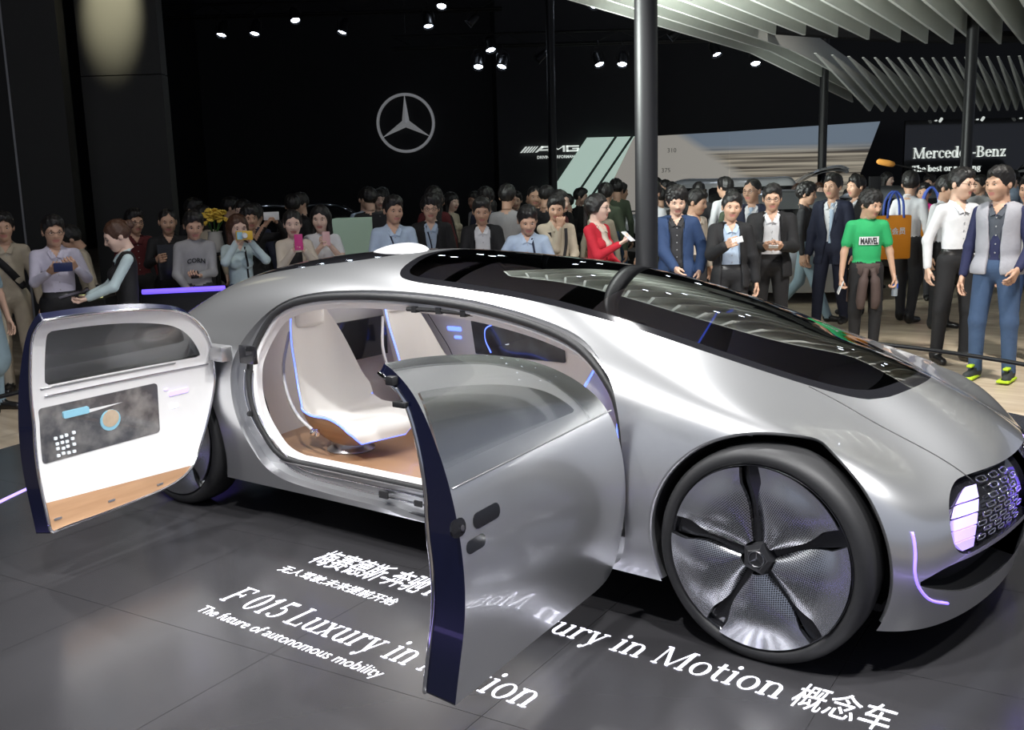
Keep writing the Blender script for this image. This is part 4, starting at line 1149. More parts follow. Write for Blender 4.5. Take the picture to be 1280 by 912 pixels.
for (x0, x1) in ((-.95, 2.45), (2.46, 6.6)):
    xr = lambda x: 2.78 + .02 * x + .022 * x
    if x0 < 0: P = [(x0, .9), (x1, .9), (x1, 2.84), (.02, 2.77), (x0 + .9, 2.76), (x0, 1.6)] if False else [(x0, .9), (x1, .9), (x1, 2.83), (.0, 2.76)]
    else: P = [(x0, .9), (5.55, .9), (6.3, 2.98), (x0, 2.83)]
    loc_polys([P], 'picture_panel', pw, pm, .05)
dim_ink = mat('grey_print', (.35, .34, .32), .6)
for s_, x, z in (('310', .85, 2.35), ('375', .70, 1.85)):
    v_, f_, wd = font_text(s_, .16); mk('printed_figures', [(a + x, -.055, b + z) for a, b, c in v_], f_, dim_ink, pw, False)
# brand name sign on black
sg = empty('brand_sign', H(10.35, 26.6, 2.02), YAW, 'black sign with white serif words Mercedes-Benz The best or nothing', 'sign')
m_ = MB(); m_.box((1.75, .08, .2), (3.9, .1, 1.5)); m_.build('sign_board', black_gloss, sg, smooth=False)
P, wd = serif_text('Mercedes-Benz', .27, 1.35); k = 2.38 / wd
loc_polys([[(a * k, b) for a, b in q] for q in P], 'brand_lettering', sg, sign_w)
P, wd = serif_text('The best or nothing', .15, 1.35); k = 1.75 / wd
loc_polys([[(a * k, b - .33) for a, b in q] for q in P], 'slogan_lettering', sg, sign_w)
for x in (.55, 1.6, 2.7):
    m_ = MB(); m_.cyl((x, -.05, .93), (x, .05, .93), .02, 8); m_.cyl((x, -.35, .96), (x, -.25, .90), .035, 10); m_.build('sign_lamp', sign_w, sg)
tb = MB(); tb.box((-1.2, .5, 1.0), (.06, .06, 0.1))
# ------------------------------------------------------------------ columns
def column(u, v, r, h, label):
    m_ = MB(); m_.lathe([(0, 0), (r * 1.9, 0), (r * 1.9, .03), (r * 1.05, .05), (r, .08), (r, h), (0, h)], 28)
    o = m_.build('column', metal_black); o.location = H(u, v); tag(o, label, 'column')
column(.985, 7.35, .080, 9, 'thick black steel column standing right behind the car')
column(.93, 21, .085, 9, 'thin black column in front of the slanted-stripe sign')
column(6.35, 21, .085, 9, 'thin black column in front of the picture wall')
column(7.05, 16, .085, 6, 'black column in front of the brand name sign')
# ------------------------------------------------------------------ white fin canopy
fin_white = mat('white_canopy_fin', (.74, .76, .72), .5, noise=.03, nscale=2)
can = empty('fin_canopy', (0, 9, 0), math.radians(7), 'white ceiling canopy of many parallel hanging fins with an oval opening', 'canopy')
fin_edge = mat('brown_fin_edge', (.35, .26, .2), .6)
def fin(poly, x, name='fin'):
    m_ = MB(); m_.prism(poly, lambda p, d: (x - .02 + d, p[0], p[1]), .04)
    m_.fm = [0] * len(m_.fm)
    m_.build(name, fin_white, can, smooth=False)
tipx = [-3.1, -2.42, -1.84, -1.38, -1.07, -.75, -.35, 0, 1.0, 5.0]; tipy = [10.6, 11.4, 12.55, 13.55, 13.95, 14.35, 14.6, 15.05, 15.6, 16.5]
k = 0
for x in np.arange(-3.85, 5.4, .335):
    zt_ = lambda t: 3.80
    if x < -3.05:
        Y1 = 15.5 + (x + 3.85) * 2.5
        fin([(-4.6, 3.80), (4.0, 3.80), (Y1 - 9 + 5.5, 3.36), (Y1 - 9 + 5.2, 3.66), (4.0, 4.3), (-4.6, 4.3)], x)
    else:
        ty_ = float(np.interp(x, tipx, tipy)) - 9
        fin([(-4.6, 3.80), (ty_, 3.80), (ty_ + .1, 4.35), (-4.6, 4.35)], x)
        for xx in (x, x + .1675):
          y2 = float(np.interp(xx, [-3.1, -2.4, -1.5, 0, 5], [12.6, 14.6, 15.6, 16.6, 18.5])) - 9
          fin([(y2, 3.75), (y2 + 5.3, 3.30), (y2 + 4.6, 2.98), (y2, 3.74)], xx, 'rear_fin')
m_ = MB(); P = [(-3.85, -4.6), (5.2, -4.6)] + [(x, float(np.interp(x, tipx, tipy)) - 9 - .5) for x in (5.2, 3, 1, 0, -.75, -1.38, -1.84, -2.42, -3.1)] + [(-3.85, 1.0)]
m_.prism(P, lambda p, d: (p[0], p[1], 4.352 + d), .03); m_.build('soffit', fin_white, can, smooth=False)
for yy in (-3.9, -1.2):
    m_ = MB(); m_.box((.8, yy, 4.49), (10, .12, .2)); m_.build('support_beam', metal_black, can)
rb_ = MB(); rb_.tube(spline([(-3.1, 2.6, 4.0), (-2.4, 4.0, 4.0), (-1.4, 5.6, 4.0), (0, 6.8, 4.0), (2, 7.8, 4.0), (5, 8.6, 4.0)], 24), .10, 8); rb_.build('opening_beam', metal_black, can)
# small lamps added under the fins, out of view, for glints on bonnet and glass
dl = MB(); dl.lathe([(0, .10), (.035, .10), (.045, .02), (.05, 0), (.042, 0), (.038, .012), (0, .012)], 14); dl_me = dl.data('glint_lamp', metal_black)
dlens = MB(); dlens.lathe([(.039, .008), (0, .004)], 14); dlens_me = dlens.data('glint_lamp_lens', mat('glint_lamp_lens', (.9, .95, 1), .3, emit=(.78, .86, 1.), es=30))
rnd3 = random.Random(9)
for i in range(3):
    for j in range(5):
        o = link_obj('glint_lamp', dl_me, can); o.location = (-2.9 + 1.0 * j + .335 / 2 + rnd3.uniform(-.1, .1), -4.3 + .7 * i + rnd3.uniform(-.2, .2), 3.70)
        l_ = link_obj('glint_lamp_lens', dlens_me, o)
# ------------------------------------------------------------------ ceiling rigging and stage lamps
lens = mat('lamp_lens', (.9, .95, 1), .3, emit=(.75, .85, 1.), es=28)
lamp_black = mat('lamp_housing', (.02, .02, .022), .4, .4)
def truss(u0, u1, v, z, label):
    e = empty('lighting_truss', H((u0 + u1) / 2, v, z), YAW, label, 'truss')
    L = u1 - u0
    for dy, dz in ((-.15, 0), (.15, 0), (0, .26)):
        m_ = MB(); m_.cyl((-L / 2, dy, dz), (L / 2, dy, dz), .025, 8); m_.build('chord', metal_black, e)
    n = int(L / .6); zz = MB()
    P = []
    for i in range(n + 1): P.append((-L / 2 + L * i / n, (-.15, .15)[i % 2], 0) if i % 2 else (-L / 2 + L * i / n, 0, .26))
    mk('lacing', *tube_geo(P, .012, 5), metal_black, e)
    for x in (-L / 2 + .3, L / 2 - .3):
        m_ = MB(); m_.cyl((x, 0, .26), (x, 0, 9 - z), .01, 5); m_.build('hanger', metal_black, e)
truss(-7.5, 0, 22.75, 5.35, 'black lighting truss hanging left of the star wall top')
truss(-2.4, 6.2, 22.95, 4.62, 'lower black lighting truss carrying the row of small lamps')
can_b = MB(); can_b.lathe([(0, .16), (.05, .16), (.075, .10), (.085, -.06), (.10, -.12), (.092, -.12), (.078, -.06), (.0, -.05)], 16); can_me = can_b.data('housing', lamp_black)
ln_b = MB(); ln_b.lathe([(0, -.10), (.05, -.095), (.082, -.075), (.082, -.06), (0, -.06)], 16); ln_me = ln_b.data('lens', lens)
yk = MB(); yk.tube([(-.11, 0, 0), (-.11, 0, .12), (-.06, 0, .22), (.06, 0, .22), (.11, 0, .12), (.11, 0, 0)], .010, 5); yk.cyl((0, 0, .22), (0, 0, .34), .012, 6); yk_me = yk.data('yoke', lamp_black)
LAMPS = [(-5.08, 4.98, 'leftmost lamp but one of the upper row'), (-5.757, 4.97, 'leftmost ceiling lamp, throwing a faint beam to the left'), (-4.26, 5.21, 'third ceiling lamp from the left'), (-3.27, 4.96, 'fourth ceiling lamp from the left, above the star emblem left side'), (-1.53, 5.03, 'ceiling lamp above and right of the star emblem'), (-1.23, 5.40, 'highest ceiling lamp above the star emblem'), (-.52, 4.19, 'left one of three clustered low lamps'), (-.27, 4.52, 'upper one of three clustered low lamps'), (-.01, 4.18, 'right one of three clustered low lamps'), (.77, 4.27, 'small dim lamp beside the thin column'), (1.96, 4.17, 'left one of the lamp pair near the thick column'), (2.46, 4.16, 'right one of the lamp pair near the thick column'), (4.38, 4.31, 'bright lamp under the canopy edge right of the thick column'), (5.21, 4.1, 'small lamp half under the canopy edge'), (1.90, 5.33, 'lamp at the top edge near the canopy corner'), (-.62, 5.03, 'dim lamp above the clustered lamps'), (3.54, 4.64, 'dim turned-away lamp between thick column and canopy edge')]
rnd = random.Random(3)
for i, (u, z, lab) in enumerate(LAMPS):
    e = empty('stage_lamp', H(u, 22, z), YAW, lab, 'lamp', 'ceiling stage lamps')
    dim = 'dim' in lab
    tilt = Matrix.Rotation(rnd.uniform(.35, .6) * (-1), 4, 'X') @ Matrix.Rotation(rnd.uniform(-.25, .35), 4, 'Y')
    for nm, me in (('housing', can_me), ('lens', ln_me), ('yoke', yk_me)):
        o = link_obj(nm, me, e)
        if nm != 'yoke': o.matrix_local = (Matrix.Rotation(1.2, 4, 'Z') if dim else Matrix.Identity(4)) @ (Matrix.Rotation(1.35, 4, 'X') if dim else Matrix.Identity(4)) @ tilt
        if not dim: o.scale = (1.15, 1.15, 1.15)
# ------------------------------------------------------------------ low display units at the left behind the car
def unit(u0, u1, v, h, name, label, m, strip=None, d=.35):
    e = empty(name, H((u0 + u1) / 2, v), YAW, label, 'display')
    m_ = MB(); m_.box((0, 0, h / 2), (u1 - u0, d, h), bev=.01); m_.build('body', m, e, smooth=False)
    if strip:
        sm__, z = strip; m_ = MB(); m_.tube([(-(u1 - u0) / 2 + .02, -d / 2 - .01, z), ((u1 - u0) / 2 - .02, -d / 2 - .01, z + .015)], .022, 8); m_.build('light_tube', sm__, e)
unit(-3.22, -2.46, 9.1, .93, 'light_plinth', 'low black plinth edged with a violet neon tube behind the car', metal_black, (mat('violet_neon', (.2, .1, .8), .4, emit=(.14, .09, .95), es=1.3), .945))
unit(-4.10, -3.83, 9.85, .82, 'lit_plinth', 'small dark plinth with a pale yellow lit edge at left', metal_black, (mat('pale_yellow_light', (.9, .95, .5), .4, emit=(.8, .85, .35), es=1.0), .835))

# ================================================================== other show cars and stand furniture
CARS_KEEP = []
def show_car(name, label, u, v, rz, paint, suv=False, L=.88, tail=False, sc=1.):
    n2 = NET0.copy(); n2[:, :, 0] *= L; n2[:, :, 1] *= .92
    x = n2[:, :, 0] / L
    roof = 1.62 if suv else 1.42; belt = .98 if suv else .92
    def cab(xx): a = np.clip((1.35 - xx) / .9, 0, 1); b_ = np.clip((xx + (2.45 if suv else 2.3)) / (.35 if suv else 1.0), 0, 1); a = a * a * (3 - 2 * a); b_ = b_ * b_ * (3 - 2 * b_); return a * b_
    for r, k in ((3, 0.), (4, .45), (5, .86), (6, .98), (7, 1.)):
        xr = x[r] * {3: 1, 4: 1.0, 5: 1.03, 6: 1.12, 7: 1.2}[r]; n2[r, :, 0] = xr * L
        nose = np.clip((xr - 1.3) / 1.2, 0, 1)
        n2[r, :, 2] = (belt + (roof - belt) * k * cab(xr)) - .14 * nose ** 2 + .012 * r
    Cn = n2.copy()
    for _ in range(2):
        S_, _, _ = ev(Cn, np.arange(8.), np.arange(15.)); Cn = Cn + .8 * (n2 - S_)
    a_, b_ = 7 * 5 + 1, 14 * 7 + 1
    S_, Su_, Sv_ = ev(Cn, np.linspace(0, 7, a_), np.linspace(0, 14, b_)); N_ = np.cross(Su_, Sv_); N_ /= np.maximum(1e-9, np.linalg.norm(N_, axis=2, keepdims=True))
    if N_[10, b_ // 2, 1] < 0: N_ = -N_
    S_[-1, :, 1] = 0; S_[:, 0, 1] = 0; S_[:, -1, 1] = 0
    Vv = S_.reshape(-1, 3); Nv = N_.reshape(-1, 3); Fq = [[i * b_ + j, i * b_ + j + 1, (i + 1) * b_ + j + 1, (i + 1) * b_ + j] for i in range(a_ - 1) for j in range(b_ - 1)]
    f = Fq[10 * (b_ - 1) + b_ // 2]
    if np.cross(Vv[f[1]] - Vv[f[0]], Vv[f[2]] - Vv[f[1]]) @ Nv[f[0]] < 0: Fq = [q[::-1] for q in Fq]
    S2 = both(Surf(Vv * MIR, Nv * MIR, [q[::-1] for q in Fq]), Surf(Vv, Nv, Fq))
    wx = (1.42, -1.38); WR = .36
    S2, _ = S2.split(lambda V: np.where(np.abs(V[:, 1]) > .5, np.minimum(np.hypot(V[:, 0] - wx[0], V[:, 2] - .34), np.hypot(V[:, 0] - wx[1], V[:, 2] - .34)) - WR - .03, 1.))
    e = empty(name, H(u, v), rz, label, 'car'); e.scale = (sc,) * 3
    glass_z0 = belt + .05
    def gwin(V):
        side = np.maximum(np.maximum(glass_z0 - V[:, 2], V[:, 2] - roof + .10), np.minimum.reduce([1 - 0 * V[:, 0], np.abs(V[:, 0] + .25) * 0 + 1]))
        g = np.maximum(glass_z0 - V[:, 2], V[:, 2] - roof + .09)
        g = np.maximum(g, .035 - np.minimum(np.abs(V[:, 0] + .20), np.abs(V[:, 0] - .78)))
        return g
    bodyS, win = S2.split(gwin)
    bodyS.compact().build('body_shell', paint, e); win.compact().build('windows', black_gloss, e)
    for x_ in wx:
        for s in (-1, 1):
            m_ = MB(); m_.lathe([(.0, -.03), (.10, -.035), (.24, -.02), (.25, -.005), (.26, -.02), (.33, -.015), (.345, .02), (.345, .2), (0, .2)], 28, axis='y'); o = mk('wheel', np.array(m_.V) * np.array([1, -s if False else 1, 1]), m_.F, [black_rub], e); o.location = (x_, s * .90, .345); o.rotation_euler = (0, 0, 0 if s < 0 else math.pi)
            rm = MB(); rm.lathe([(0, -.04), (.05, -.045), (.06, -.03)], 16, axis='y')
            for k_ in range(5):
                a = 2 * math.pi * k_ / 5; rm.prism([(.04, -.03), (.235, -.045), (.235, .045), (.04, .03)], lambda p, d, a=a: (p[0] * math.cos(a) - p[1] * math.sin(a), -.045 + d, p[0] * math.sin(a) + p[1] * math.cos(a)), .02)
            o = mk('rim', rm.V, rm.F, alu, e, False); o.location = (x_, s * .90, .345); o.rotation_euler = (0, 0, 0 if s < 0 else math.pi)
    for s in (-1, 1):
        m_ = MB(); m_.ellipsoid((2.10 * L, s * .66, .70), (.16, .13, .06)); m_.build('headlamp', mat('car_headlamp', (.75, .78, .82), .1, emit=(.6, .68, .8), es=.25), e)
        m_ = MB(); m_.ellipsoid((.85 * L, s * 1.0, belt + .06), (.07, .09, .06)); m_.build('wing_mirror', paint, e)
    m_ = MB(); m_.box((2.30 * L, 0, .52), (.12, 1.0, .20), bev=.03); m_.build('grille', black_gloss, e)
    if tail:
        P = spline([(-1.95, 1.60), (-2.35, 1.82), (-2.75, 1.90), (-2.95, 1.84)], 12); V = []; F = []
        for j in range(9):
            y = -.72 + 1.44 * j / 8
            for (px_, pz) in P: V.append((px_ + .1 * (y / .72) ** 2, y, pz - .06 * (y / .72) ** 2))
        F = [[j * 12 + i, j * 12 + i + 1, (j + 1) * 12 + i + 1, (j + 1) * 12 + i] for j in range(8) for i in range(11)]
        k = len(V); V += [(a, b, c - .05) for a, b, c in V]; F += [[k + i for i in f[::-1]] for f in F]
        mk('raised_tailgate', V, F, paint, e)
        m_ = MB(); m_.box((-2.38, 0, 1.765), (.5, 1.1, .012)); o = m_.build('tailgate_glass', black_gloss, e)
    return e
NET0 = NET.copy()
paint_w = mat('white_car_paint', (.62, .64, .66), .25, .1, coat=.6); paint_s = mat('silver_car_paint', (.45, .47, .5), .3, .8, coat=.6); paint_k = mat('black_car_paint', (.012, .013, .016), .2, .2, coat=.8)
show_car('show_car', 'white estate car with raised tailgate in front of the picture wall', 3.9, 21.3, YAW + math.radians(168), paint_w, True, tail=True)
show_car('show_car', 'dark show car with silver grille behind the striding man', 4.35, 16.2, YAW + math.radians(-97), paint_s)
show_car('show_car', 'silver car behind the orange tote bag', 7.0, 17.3, YAW + math.radians(-60), paint_s)
show_car('show_car', 'white van-like car at the right edge below the brand sign', 12.2, 22.5, YAW + math.radians(180), paint_w, True, sc=1.18)
show_car('show_car', 'black car in the dark background left of the green counter', -3.6, 19.0, YAW + math.radians(20), paint_k)
for u, v in ((3.9, 21.3), (4.35, 16.2), (7.0, 17.3), (12.2, 22.5), (-3.6, 19)): CARS_KEEP.append((u - 2.7, u + 2.7, v - 1.9, v + 1.9))
CARS_KEEP[1] = (3.0, 5.7, 13.3, 19.1); CARS_KEEP[2] = (4.9, 9.1, 15.0, 19.6); CARS_KEEP[3] = (9.2, 15.5, 20.0, 25.0); CARS_KEEP += [(-2.5, -.9, 11.2, 12.7), (-3.5, -2.8, 10.6, 11.4)]
unit(-2.05, -1.55, 12.2, 1.42, 'reception_counter', 'pale green lit counter behind the white blouse woman', mat('pale_green_panel', (.45, .62, .50), .5, emit=(.35, .5, .4), es=.10))
unit(-1.50, -1.22, 11.6, 1.50, 'speaker_cabinet', 'tall black loudspeaker cabinet beside the light blue shirt man', metal_black)
m_ = MB(); m_.box((0, 0, 1.2), (.17, .06, 1.0), bev=.01); m_.box((0, 0, .35), (.06, .06, .7)); m_.cyl((0, 0, 0), (0, 0, .03), .22, 20)
o = m_.build('display_post', metal_black); o.location = H(5.62, 15.9); o.rotation_euler = (0, 0, YAW); tag(o, 'slim black display post behind the green shirt man', 'display')
# flowers
fe = empty('flower_arrangement', H(-3.12, 11.0), 0, 'bunch of yellow flowers on a black stand among the visitors', 'flowers')
m_ = MB(); m_.lathe([(0, 0), (.14, 0), (.14, .02), (.03, .05), (.025, 1.1), (.10, 1.12), (.10, 1.14), (0, 1.14)], 20); m_.build('stand', metal_black, fe)
m_ = MB(); m_.lathe([(0, 1.14), (.06, 1.14), (.09, 1.22), (.07, 1.34), (.08, 1.36)], 20); m_.build('vase', mat('vase_white', (.6, .6, .58), .3), fe)
ylw = mat('yellow_petals', (.72, .50, .07), .6)
rnd2 = random.Random(5)
fl_b = MB()
for k in range(7):
    a = 2 * math.pi * k / 7; fl_b.ellipsoid((.022 * math.cos(a), .022 * math.sin(a), .004), (.018, .018, .010), 6, 4)
fl_b.ellipsoid((0, 0, .008), (.012, .012, .010), 6, 4); fl_me = fl_b.data('blossom', ylw)
for i in range(34):
    a = rnd2.uniform(0, 6.28); r = rnd2.uniform(.02, .14); z = 1.46 + .09 * math.cos(r * 9) + rnd2.uniform(-.05, .04)
    o = link_obj('blossom', fl_me, fe); o.location = (r * math.cos(a), r * math.sin(a), z); o.rotation_euler = (rnd2.uniform(-.8, .8), rnd2.uniform(-.8, .8), 0)
st_b = MB()
for i in range(8):
    a = i * .8; P = [(0, 0, 1.30), (.05 * math.cos(a), .05 * math.sin(a), 1.40), (.09 * math.cos(a), .09 * math.sin(a), 1.47)]; mk('stem', *tube_geo(P, .005, 5), mat('green_stem', (.05, .15, .03), .6), fe)
# boom microphone
bm_ = empty('boom_microphone', H(4.72, 12.95, 1.875), YAW + .0, 'orange foam microphone on a thin boom pole above the crowd', 'microphone')
m_ = MB(); m_.tube([(-.12, 0, .035), (-.10, 0, .03), (.02, 0, .005), (.08, 0, -.01), (.10, 0, -.015)], [.02, .035, .04, .034, .015], 12); m_.build('foam_cover', mat('orange_foam', (.75, .33, .06), .9, bump=.4, bscale=300), bm_)
m_ = MB(); m_.tube([(.09, 0, -.012), (.45, .0, -.09), (1.05, .3, -.42), (1.12, .5, -.80)], .010, 8); m_.build('boom_pole', metal_black, bm_)

# lettering on the door sill
v_, f_, wd = font_text('Mercedes-Benz', .032, .0005)
mk('sill_lettering', [(a - wd / 2 + .05, b - .912, .3815) for a, b, c in v_], f_, sign_w, car, False)

# ================================================================== people
def _len(x, y, z): return np.sqrt(x * x + y * y + z * z)
def prim_eval(pr, X, Y, Z):
    """pr: ('rc', a, b, r1, r2, scale) tapered capsule | ('el', c, r) ellipsoid | ('to', c, R, r, (sx,sy), tilt) ring"""
    k = pr[0]
    if k == 'rc':
        _, a, b, r1, r2, sc = pr
        ax, ay, az = a[0] * sc[0], a[1] * sc[1], a[2] * sc[2]; bx_, by, bz = b[0] * sc[0] - ax, b[1] * sc[1] - ay, b[2] * sc[2] - az
        x, y, z = X * sc[0] - ax, Y * sc[1] - ay, Z * sc[2] - az
        t = np.clip((x * bx_ + y * by + z * bz) / (bx_ * bx_ + by * by + bz * bz + 1e-9), 0, 1)
        return (_len(x - t * bx_, y - t * by, z - t * bz) - (r1 + (r2 - r1) * t)) / max(sc)
    if k == 'el':
        _, c, r = pr
        x, y, z = (X - c[0]) / r[0], (Y - c[1]) / r[1], (Z - c[2]) / r[2]
        q = _len(x, y, z); return (q - 1) * min(r) if min(r) / max(r) > .5 else (q - 1) * (min(r) * .5 + .5 * sorted(r)[1])
    if k == 'to':
        _, c, R, r, s2, tilt = pr
        x, y = (X - c[0]) / s2[0], (Y - c[1]) / s2[1]; z = Z - c[2] - tilt * (Y - c[1])
        return np.sqrt((np.sqrt(x * x + y * y) - R) ** 2 + z * z) - r
def prim_box(pr):
    if pr[0] == 'rc':
        _, a, b, r1, r2, sc = pr; r = max(r1, r2); a = np.array(a); b = np.array(b); e = r / np.array(sc)
        return np.minimum(a, b) - e, np.maximum(a, b) + e
    if pr[0] == 'el': c = np.array(pr[1]); r = np.array(pr[2]); return c - r, c + r
    _, c, R, r, s2, tilt = pr; c = np.array(c); e = np.array([(R + r) * s2[0], (R + r) * s2[1], r + abs(tilt) * (R + r)]); return c - e, c + e
def smin(a, b, k):
    h = np.clip(.5 + .5 * (b - a) / k, 0, 1); return b * (1 - h) + a * h - k * h * (1 - h)
def axis_pts(lo, hi, steps):
    """steps: list of (upto, spacing)"""
    out = [lo]
    while out[-1] < hi:
        s = steps[-1][1]
        for up, sp_ in steps:
            if out[-1] < up: s = sp_; break
        out.append(out[-1] + s)
    return np.array(out)
def field(prims, xs, ys, zs, k=.03, marg=.06):
    D = np.full((len(xs), len(ys), len(zs)), .2)
    for pr in prims:
        lo, hi = prim_box(pr); lo = lo - marg; hi = hi + marg
        i0, i1 = np.searchsorted(xs, (lo[0], hi[0])); j0, j1 = np.searchsorted(ys, (lo[1], hi[1])); k0, k1 = np.searchsorted(zs, (lo[2], hi[2]))
        if i1 <= i0 or j1 <= j0 or k1 <= k0: continue
        d = prim_eval(pr, xs[i0:i1, None, None], ys[None, j0:j1, None], zs[None, None, k0:k1])
        D[i0:i1, j0:j1, k0:k1] = smin(D[i0:i1, j0:j1, k0:k1], d, k)
    return D
def surfnet(D, xs, ys, zs):
    nx, ny, nz = D.shape; neg = D < 0
    cnt = np.zeros((nx - 1, ny - 1, nz - 1)); acc = np.zeros((nx - 1, ny - 1, nz - 1, 3))
    G = (xs, ys, zs)
    for ax in range(3):
        s0 = [slice(None)] * 3; s1 = [slice(None)] * 3; s0[ax] = slice(0, -1); s1[ax] = slice(1, None)
        a, b = D[tuple(s0)], D[tuple(s1)]; m = neg[tuple(s0)] != neg[tuple(s1)]
        idx = np.argwhere(m)
        if not len(idx): continue
        av, bv = a[m], b[m]; t = av / (av - bv)
        P = np.stack([G[q][idx[:, q]] for q in range(3)], 1)
        P[:, ax] += t * (G[ax][idx[:, ax] + 1] - G[ax][idx[:, ax]])
        o = [q for q in range(3) if q != ax]
        for da in (0, 1):
            for db in (0, 1):
                c = idx.copy(); c[:, o[0]] -= da; c[:, o[1]] -= db
                ok = (c >= 0).all(1) & (c[:, 0] < nx - 1) & (c[:, 1] < ny - 1) & (c[:, 2] < nz - 1)
                cc_ = c[ok]; np.add.at(cnt, tuple(cc_.T), 1); np.add.at(acc, tuple(cc_.T), P[ok])
    cell = cnt > 0; ids = np.full(cnt.shape, -1); ids[cell] = np.arange(cell.sum())
    V = acc[cell] / cnt[cell][:, None]
    F = []
    for ax in range(3):
        s0 = [slice(None)] * 3; s1 = [slice(None)] * 3; s0[ax] = slice(0, -1); s1[ax] = slice(1, None)
        m = neg[tuple(s0)] != neg[tuple(s1)]; idx = np.argwhere(m)
        if not len(idx): continue
        o = [q for q in range(3) if q != ax]
        ok = (idx[:, o[0]] > 0) & (idx[:, o[1]] > 0) & (idx[:, o[0]] < cnt.shape[o[0]]) & (idx[:, o[1]] < cnt.shape[o[1]])
        idx = idx[ok]
        def at(da, db):
            c = idx.copy(); c[:, o[0]] -= da; c[:, o[1]] -= db; return ids[tuple(c.T)]
        q = np.stack([at(1, 1), at(0, 1), at(0, 0), at(1, 0)], 1)
        inside = neg[tuple(idx.T)]
        flip = inside if ax != 1 else ~inside
        q[~flip] = q[~flip][:, ::-1]
        F.append(q)
    F = np.vstack(F); F = F[(F >= 0).all(1)]
    return V, F
def eval_pts(prims, P):
    d = np.full(len(P), 9.)
    for pr in prims: d = np.minimum(d, prim_eval(pr, P[:, 0], P[:, 1], P[:, 2]))
    return d
I3 = (1., 1., 1.)
def rc(a, b, r1, r2, sc=I3): return ('rc', tuple(a), tuple(b), r1, r2, sc)
# ---- hand: wrist at the origin, fingers to +z, palm faces -y, thumb on +x
def hand_geo(curl, spread=.006):
    pr = []
    for xi, ln, f in ((-.031, .74, 1.15), (-.011, .94, 1.05), (.010, 1.0, 1.), (.031, .92, .9)):
        kx = xi + spread * xi / .03
        pr.append(rc((xi * .55, 0, .0), (kx, 0, .088), .015, .0125))
        p = np.array([kx, 0, .090]); a = 0.
        for seg, r in ((.042, .0098), (.026, .0088), (.021, .0078)):
            a += curl * f; q = p + ln * seg * np.array([spread * 4 * xi, -math.sin(a), math.cos(a)]); pr.append(rc(p, q, r, r * .92)); p = q
    pr.append(rc((.016, -.004, .015), (.043, -.016, .050), .016, .0125)); pr.append(rc((.043, -.016, .050), (.050 - .018 * curl, -.030 - .012 * curl, .082), .0115, .0095)); pr.append(rc((.050 - .018 * curl, -.030 - .012 * curl, .082), (.048 - .03 * curl, -.038 - .02 * curl, .105), .0092, .0075))
    pr.append(rc((0, 0, -.03), (0, 0, .02), .026, .026, (1, 1.35, 1)))
    xs = np.arange(-.07, .085, .0052); ys = np.arange(-.115, .045, .0052); zs = np.arange(-.055, .20, .0055)
    return surfnet(field(pr, xs, ys, zs, .009, .02), xs, ys, zs)
HANDS = {'relaxed': hand_geo(.38), 'grip': hand_geo(.75), 'flat': hand_geo(.12), 'fist': hand_geo(1.35)}
# ---- head: centre at the eye line, facing -y
def head_geo(female=False, step=.0062):
    w = .94 if female else 1.
    pr = [('el', (0, .014, .034), (.077 * w, .096, .088)), rc((0, -.022, .0), (0, -.052, -.082), .064 * w, .036 * w), ('el', (0, -.03, -.03), (.066 * w, .066, .078)),
          rc((-.036 * w, -.062, -.022), (.036 * w, -.062, -.022), .026, .026), rc((-.035, -.074, .026), (.035, -.074, .026), .015, .015)]
    xs = np.arange(-.10, .105, step); ys = np.arange(-.135, .125, step); zs = np.arange(-.135, .14, step)
    D = field(pr, xs, ys, zs, .028)
    X, Y, Z = xs[:, None, None], ys[None, :, None], zs[None, None, :]
    for s in (-1, 1):      # eye sockets
        e = prim_eval(('el', (s * .032, -.102, .003), (.019, .017, .011)), X, Y, Z); D = -smin(-D, e, .010)
    nose = [rc((0, -.090, .012), (0, -.109, -.026), .0085, .0125), rc((-.010, -.098, -.031), (.010, -.098, -.031), .0085, .0085)]
    for n_ in nose: D = smin(D, prim_eval(n_, X, Y, Z), .012)
    for s in (-1, 1): D = smin(D, prim_eval(('el', (s * .081 * w, .012, -.006), (.011, .020, .032)), X, Y, Z), .008)
    lips = [rc((-.019, -.083, -.0565), (.019, -.083, -.0565), .0072, .0072), rc((-.015, -.0825, -.0665), (.015, -.0825, -.0665), .0078, .0078)]
    for l in lips: D = smin(D, prim_eval(l, X, Y, Z), .005)
    D = smin(D, prim_eval(rc((0, .02, -.05), (0, .028, -.17), .052 * w, .055 * w), X, Y, Z), .025)
    V, F = surfnet(D, xs, ys, zs)
    c = V[F].mean(1)
    lipd = eval_pts([rc((-.021, -.088, -.056), (.021, -.088, -.056), .008, .008), rc((-.016, -.088, -.067), (.016, -.088, -.067), .008, .008)], c)
    fm = np.where((lipd < .001) & (c[:, 1] < -.075), 1, 0)
    m = MB(); m.add(V, F.tolist()); m.fm = fm.tolist()
    for s in (-1, 1):      # eyes and brows
        m.ellipsoid((s * .032, -.0845, .003), (.0125, .008, .0044), 10, 6, 2)
        m.ellipsoid((s * .031, -.0905, .003), (.0072, .0035, .0046), 8, 5, 3)
        m.tube([(s * .014, -.0925, .021), (s * .033, -.0935, .0265), (s * .052, -.083, .021)], [.0032, .0042, .0022], 6, 3)
    return np.array(m.V), m.F, np.array(m.fm)
HEADS = {0: head_geo(), 1: head_geo(True)}
HEAD_LO = head_geo(False, .0105)
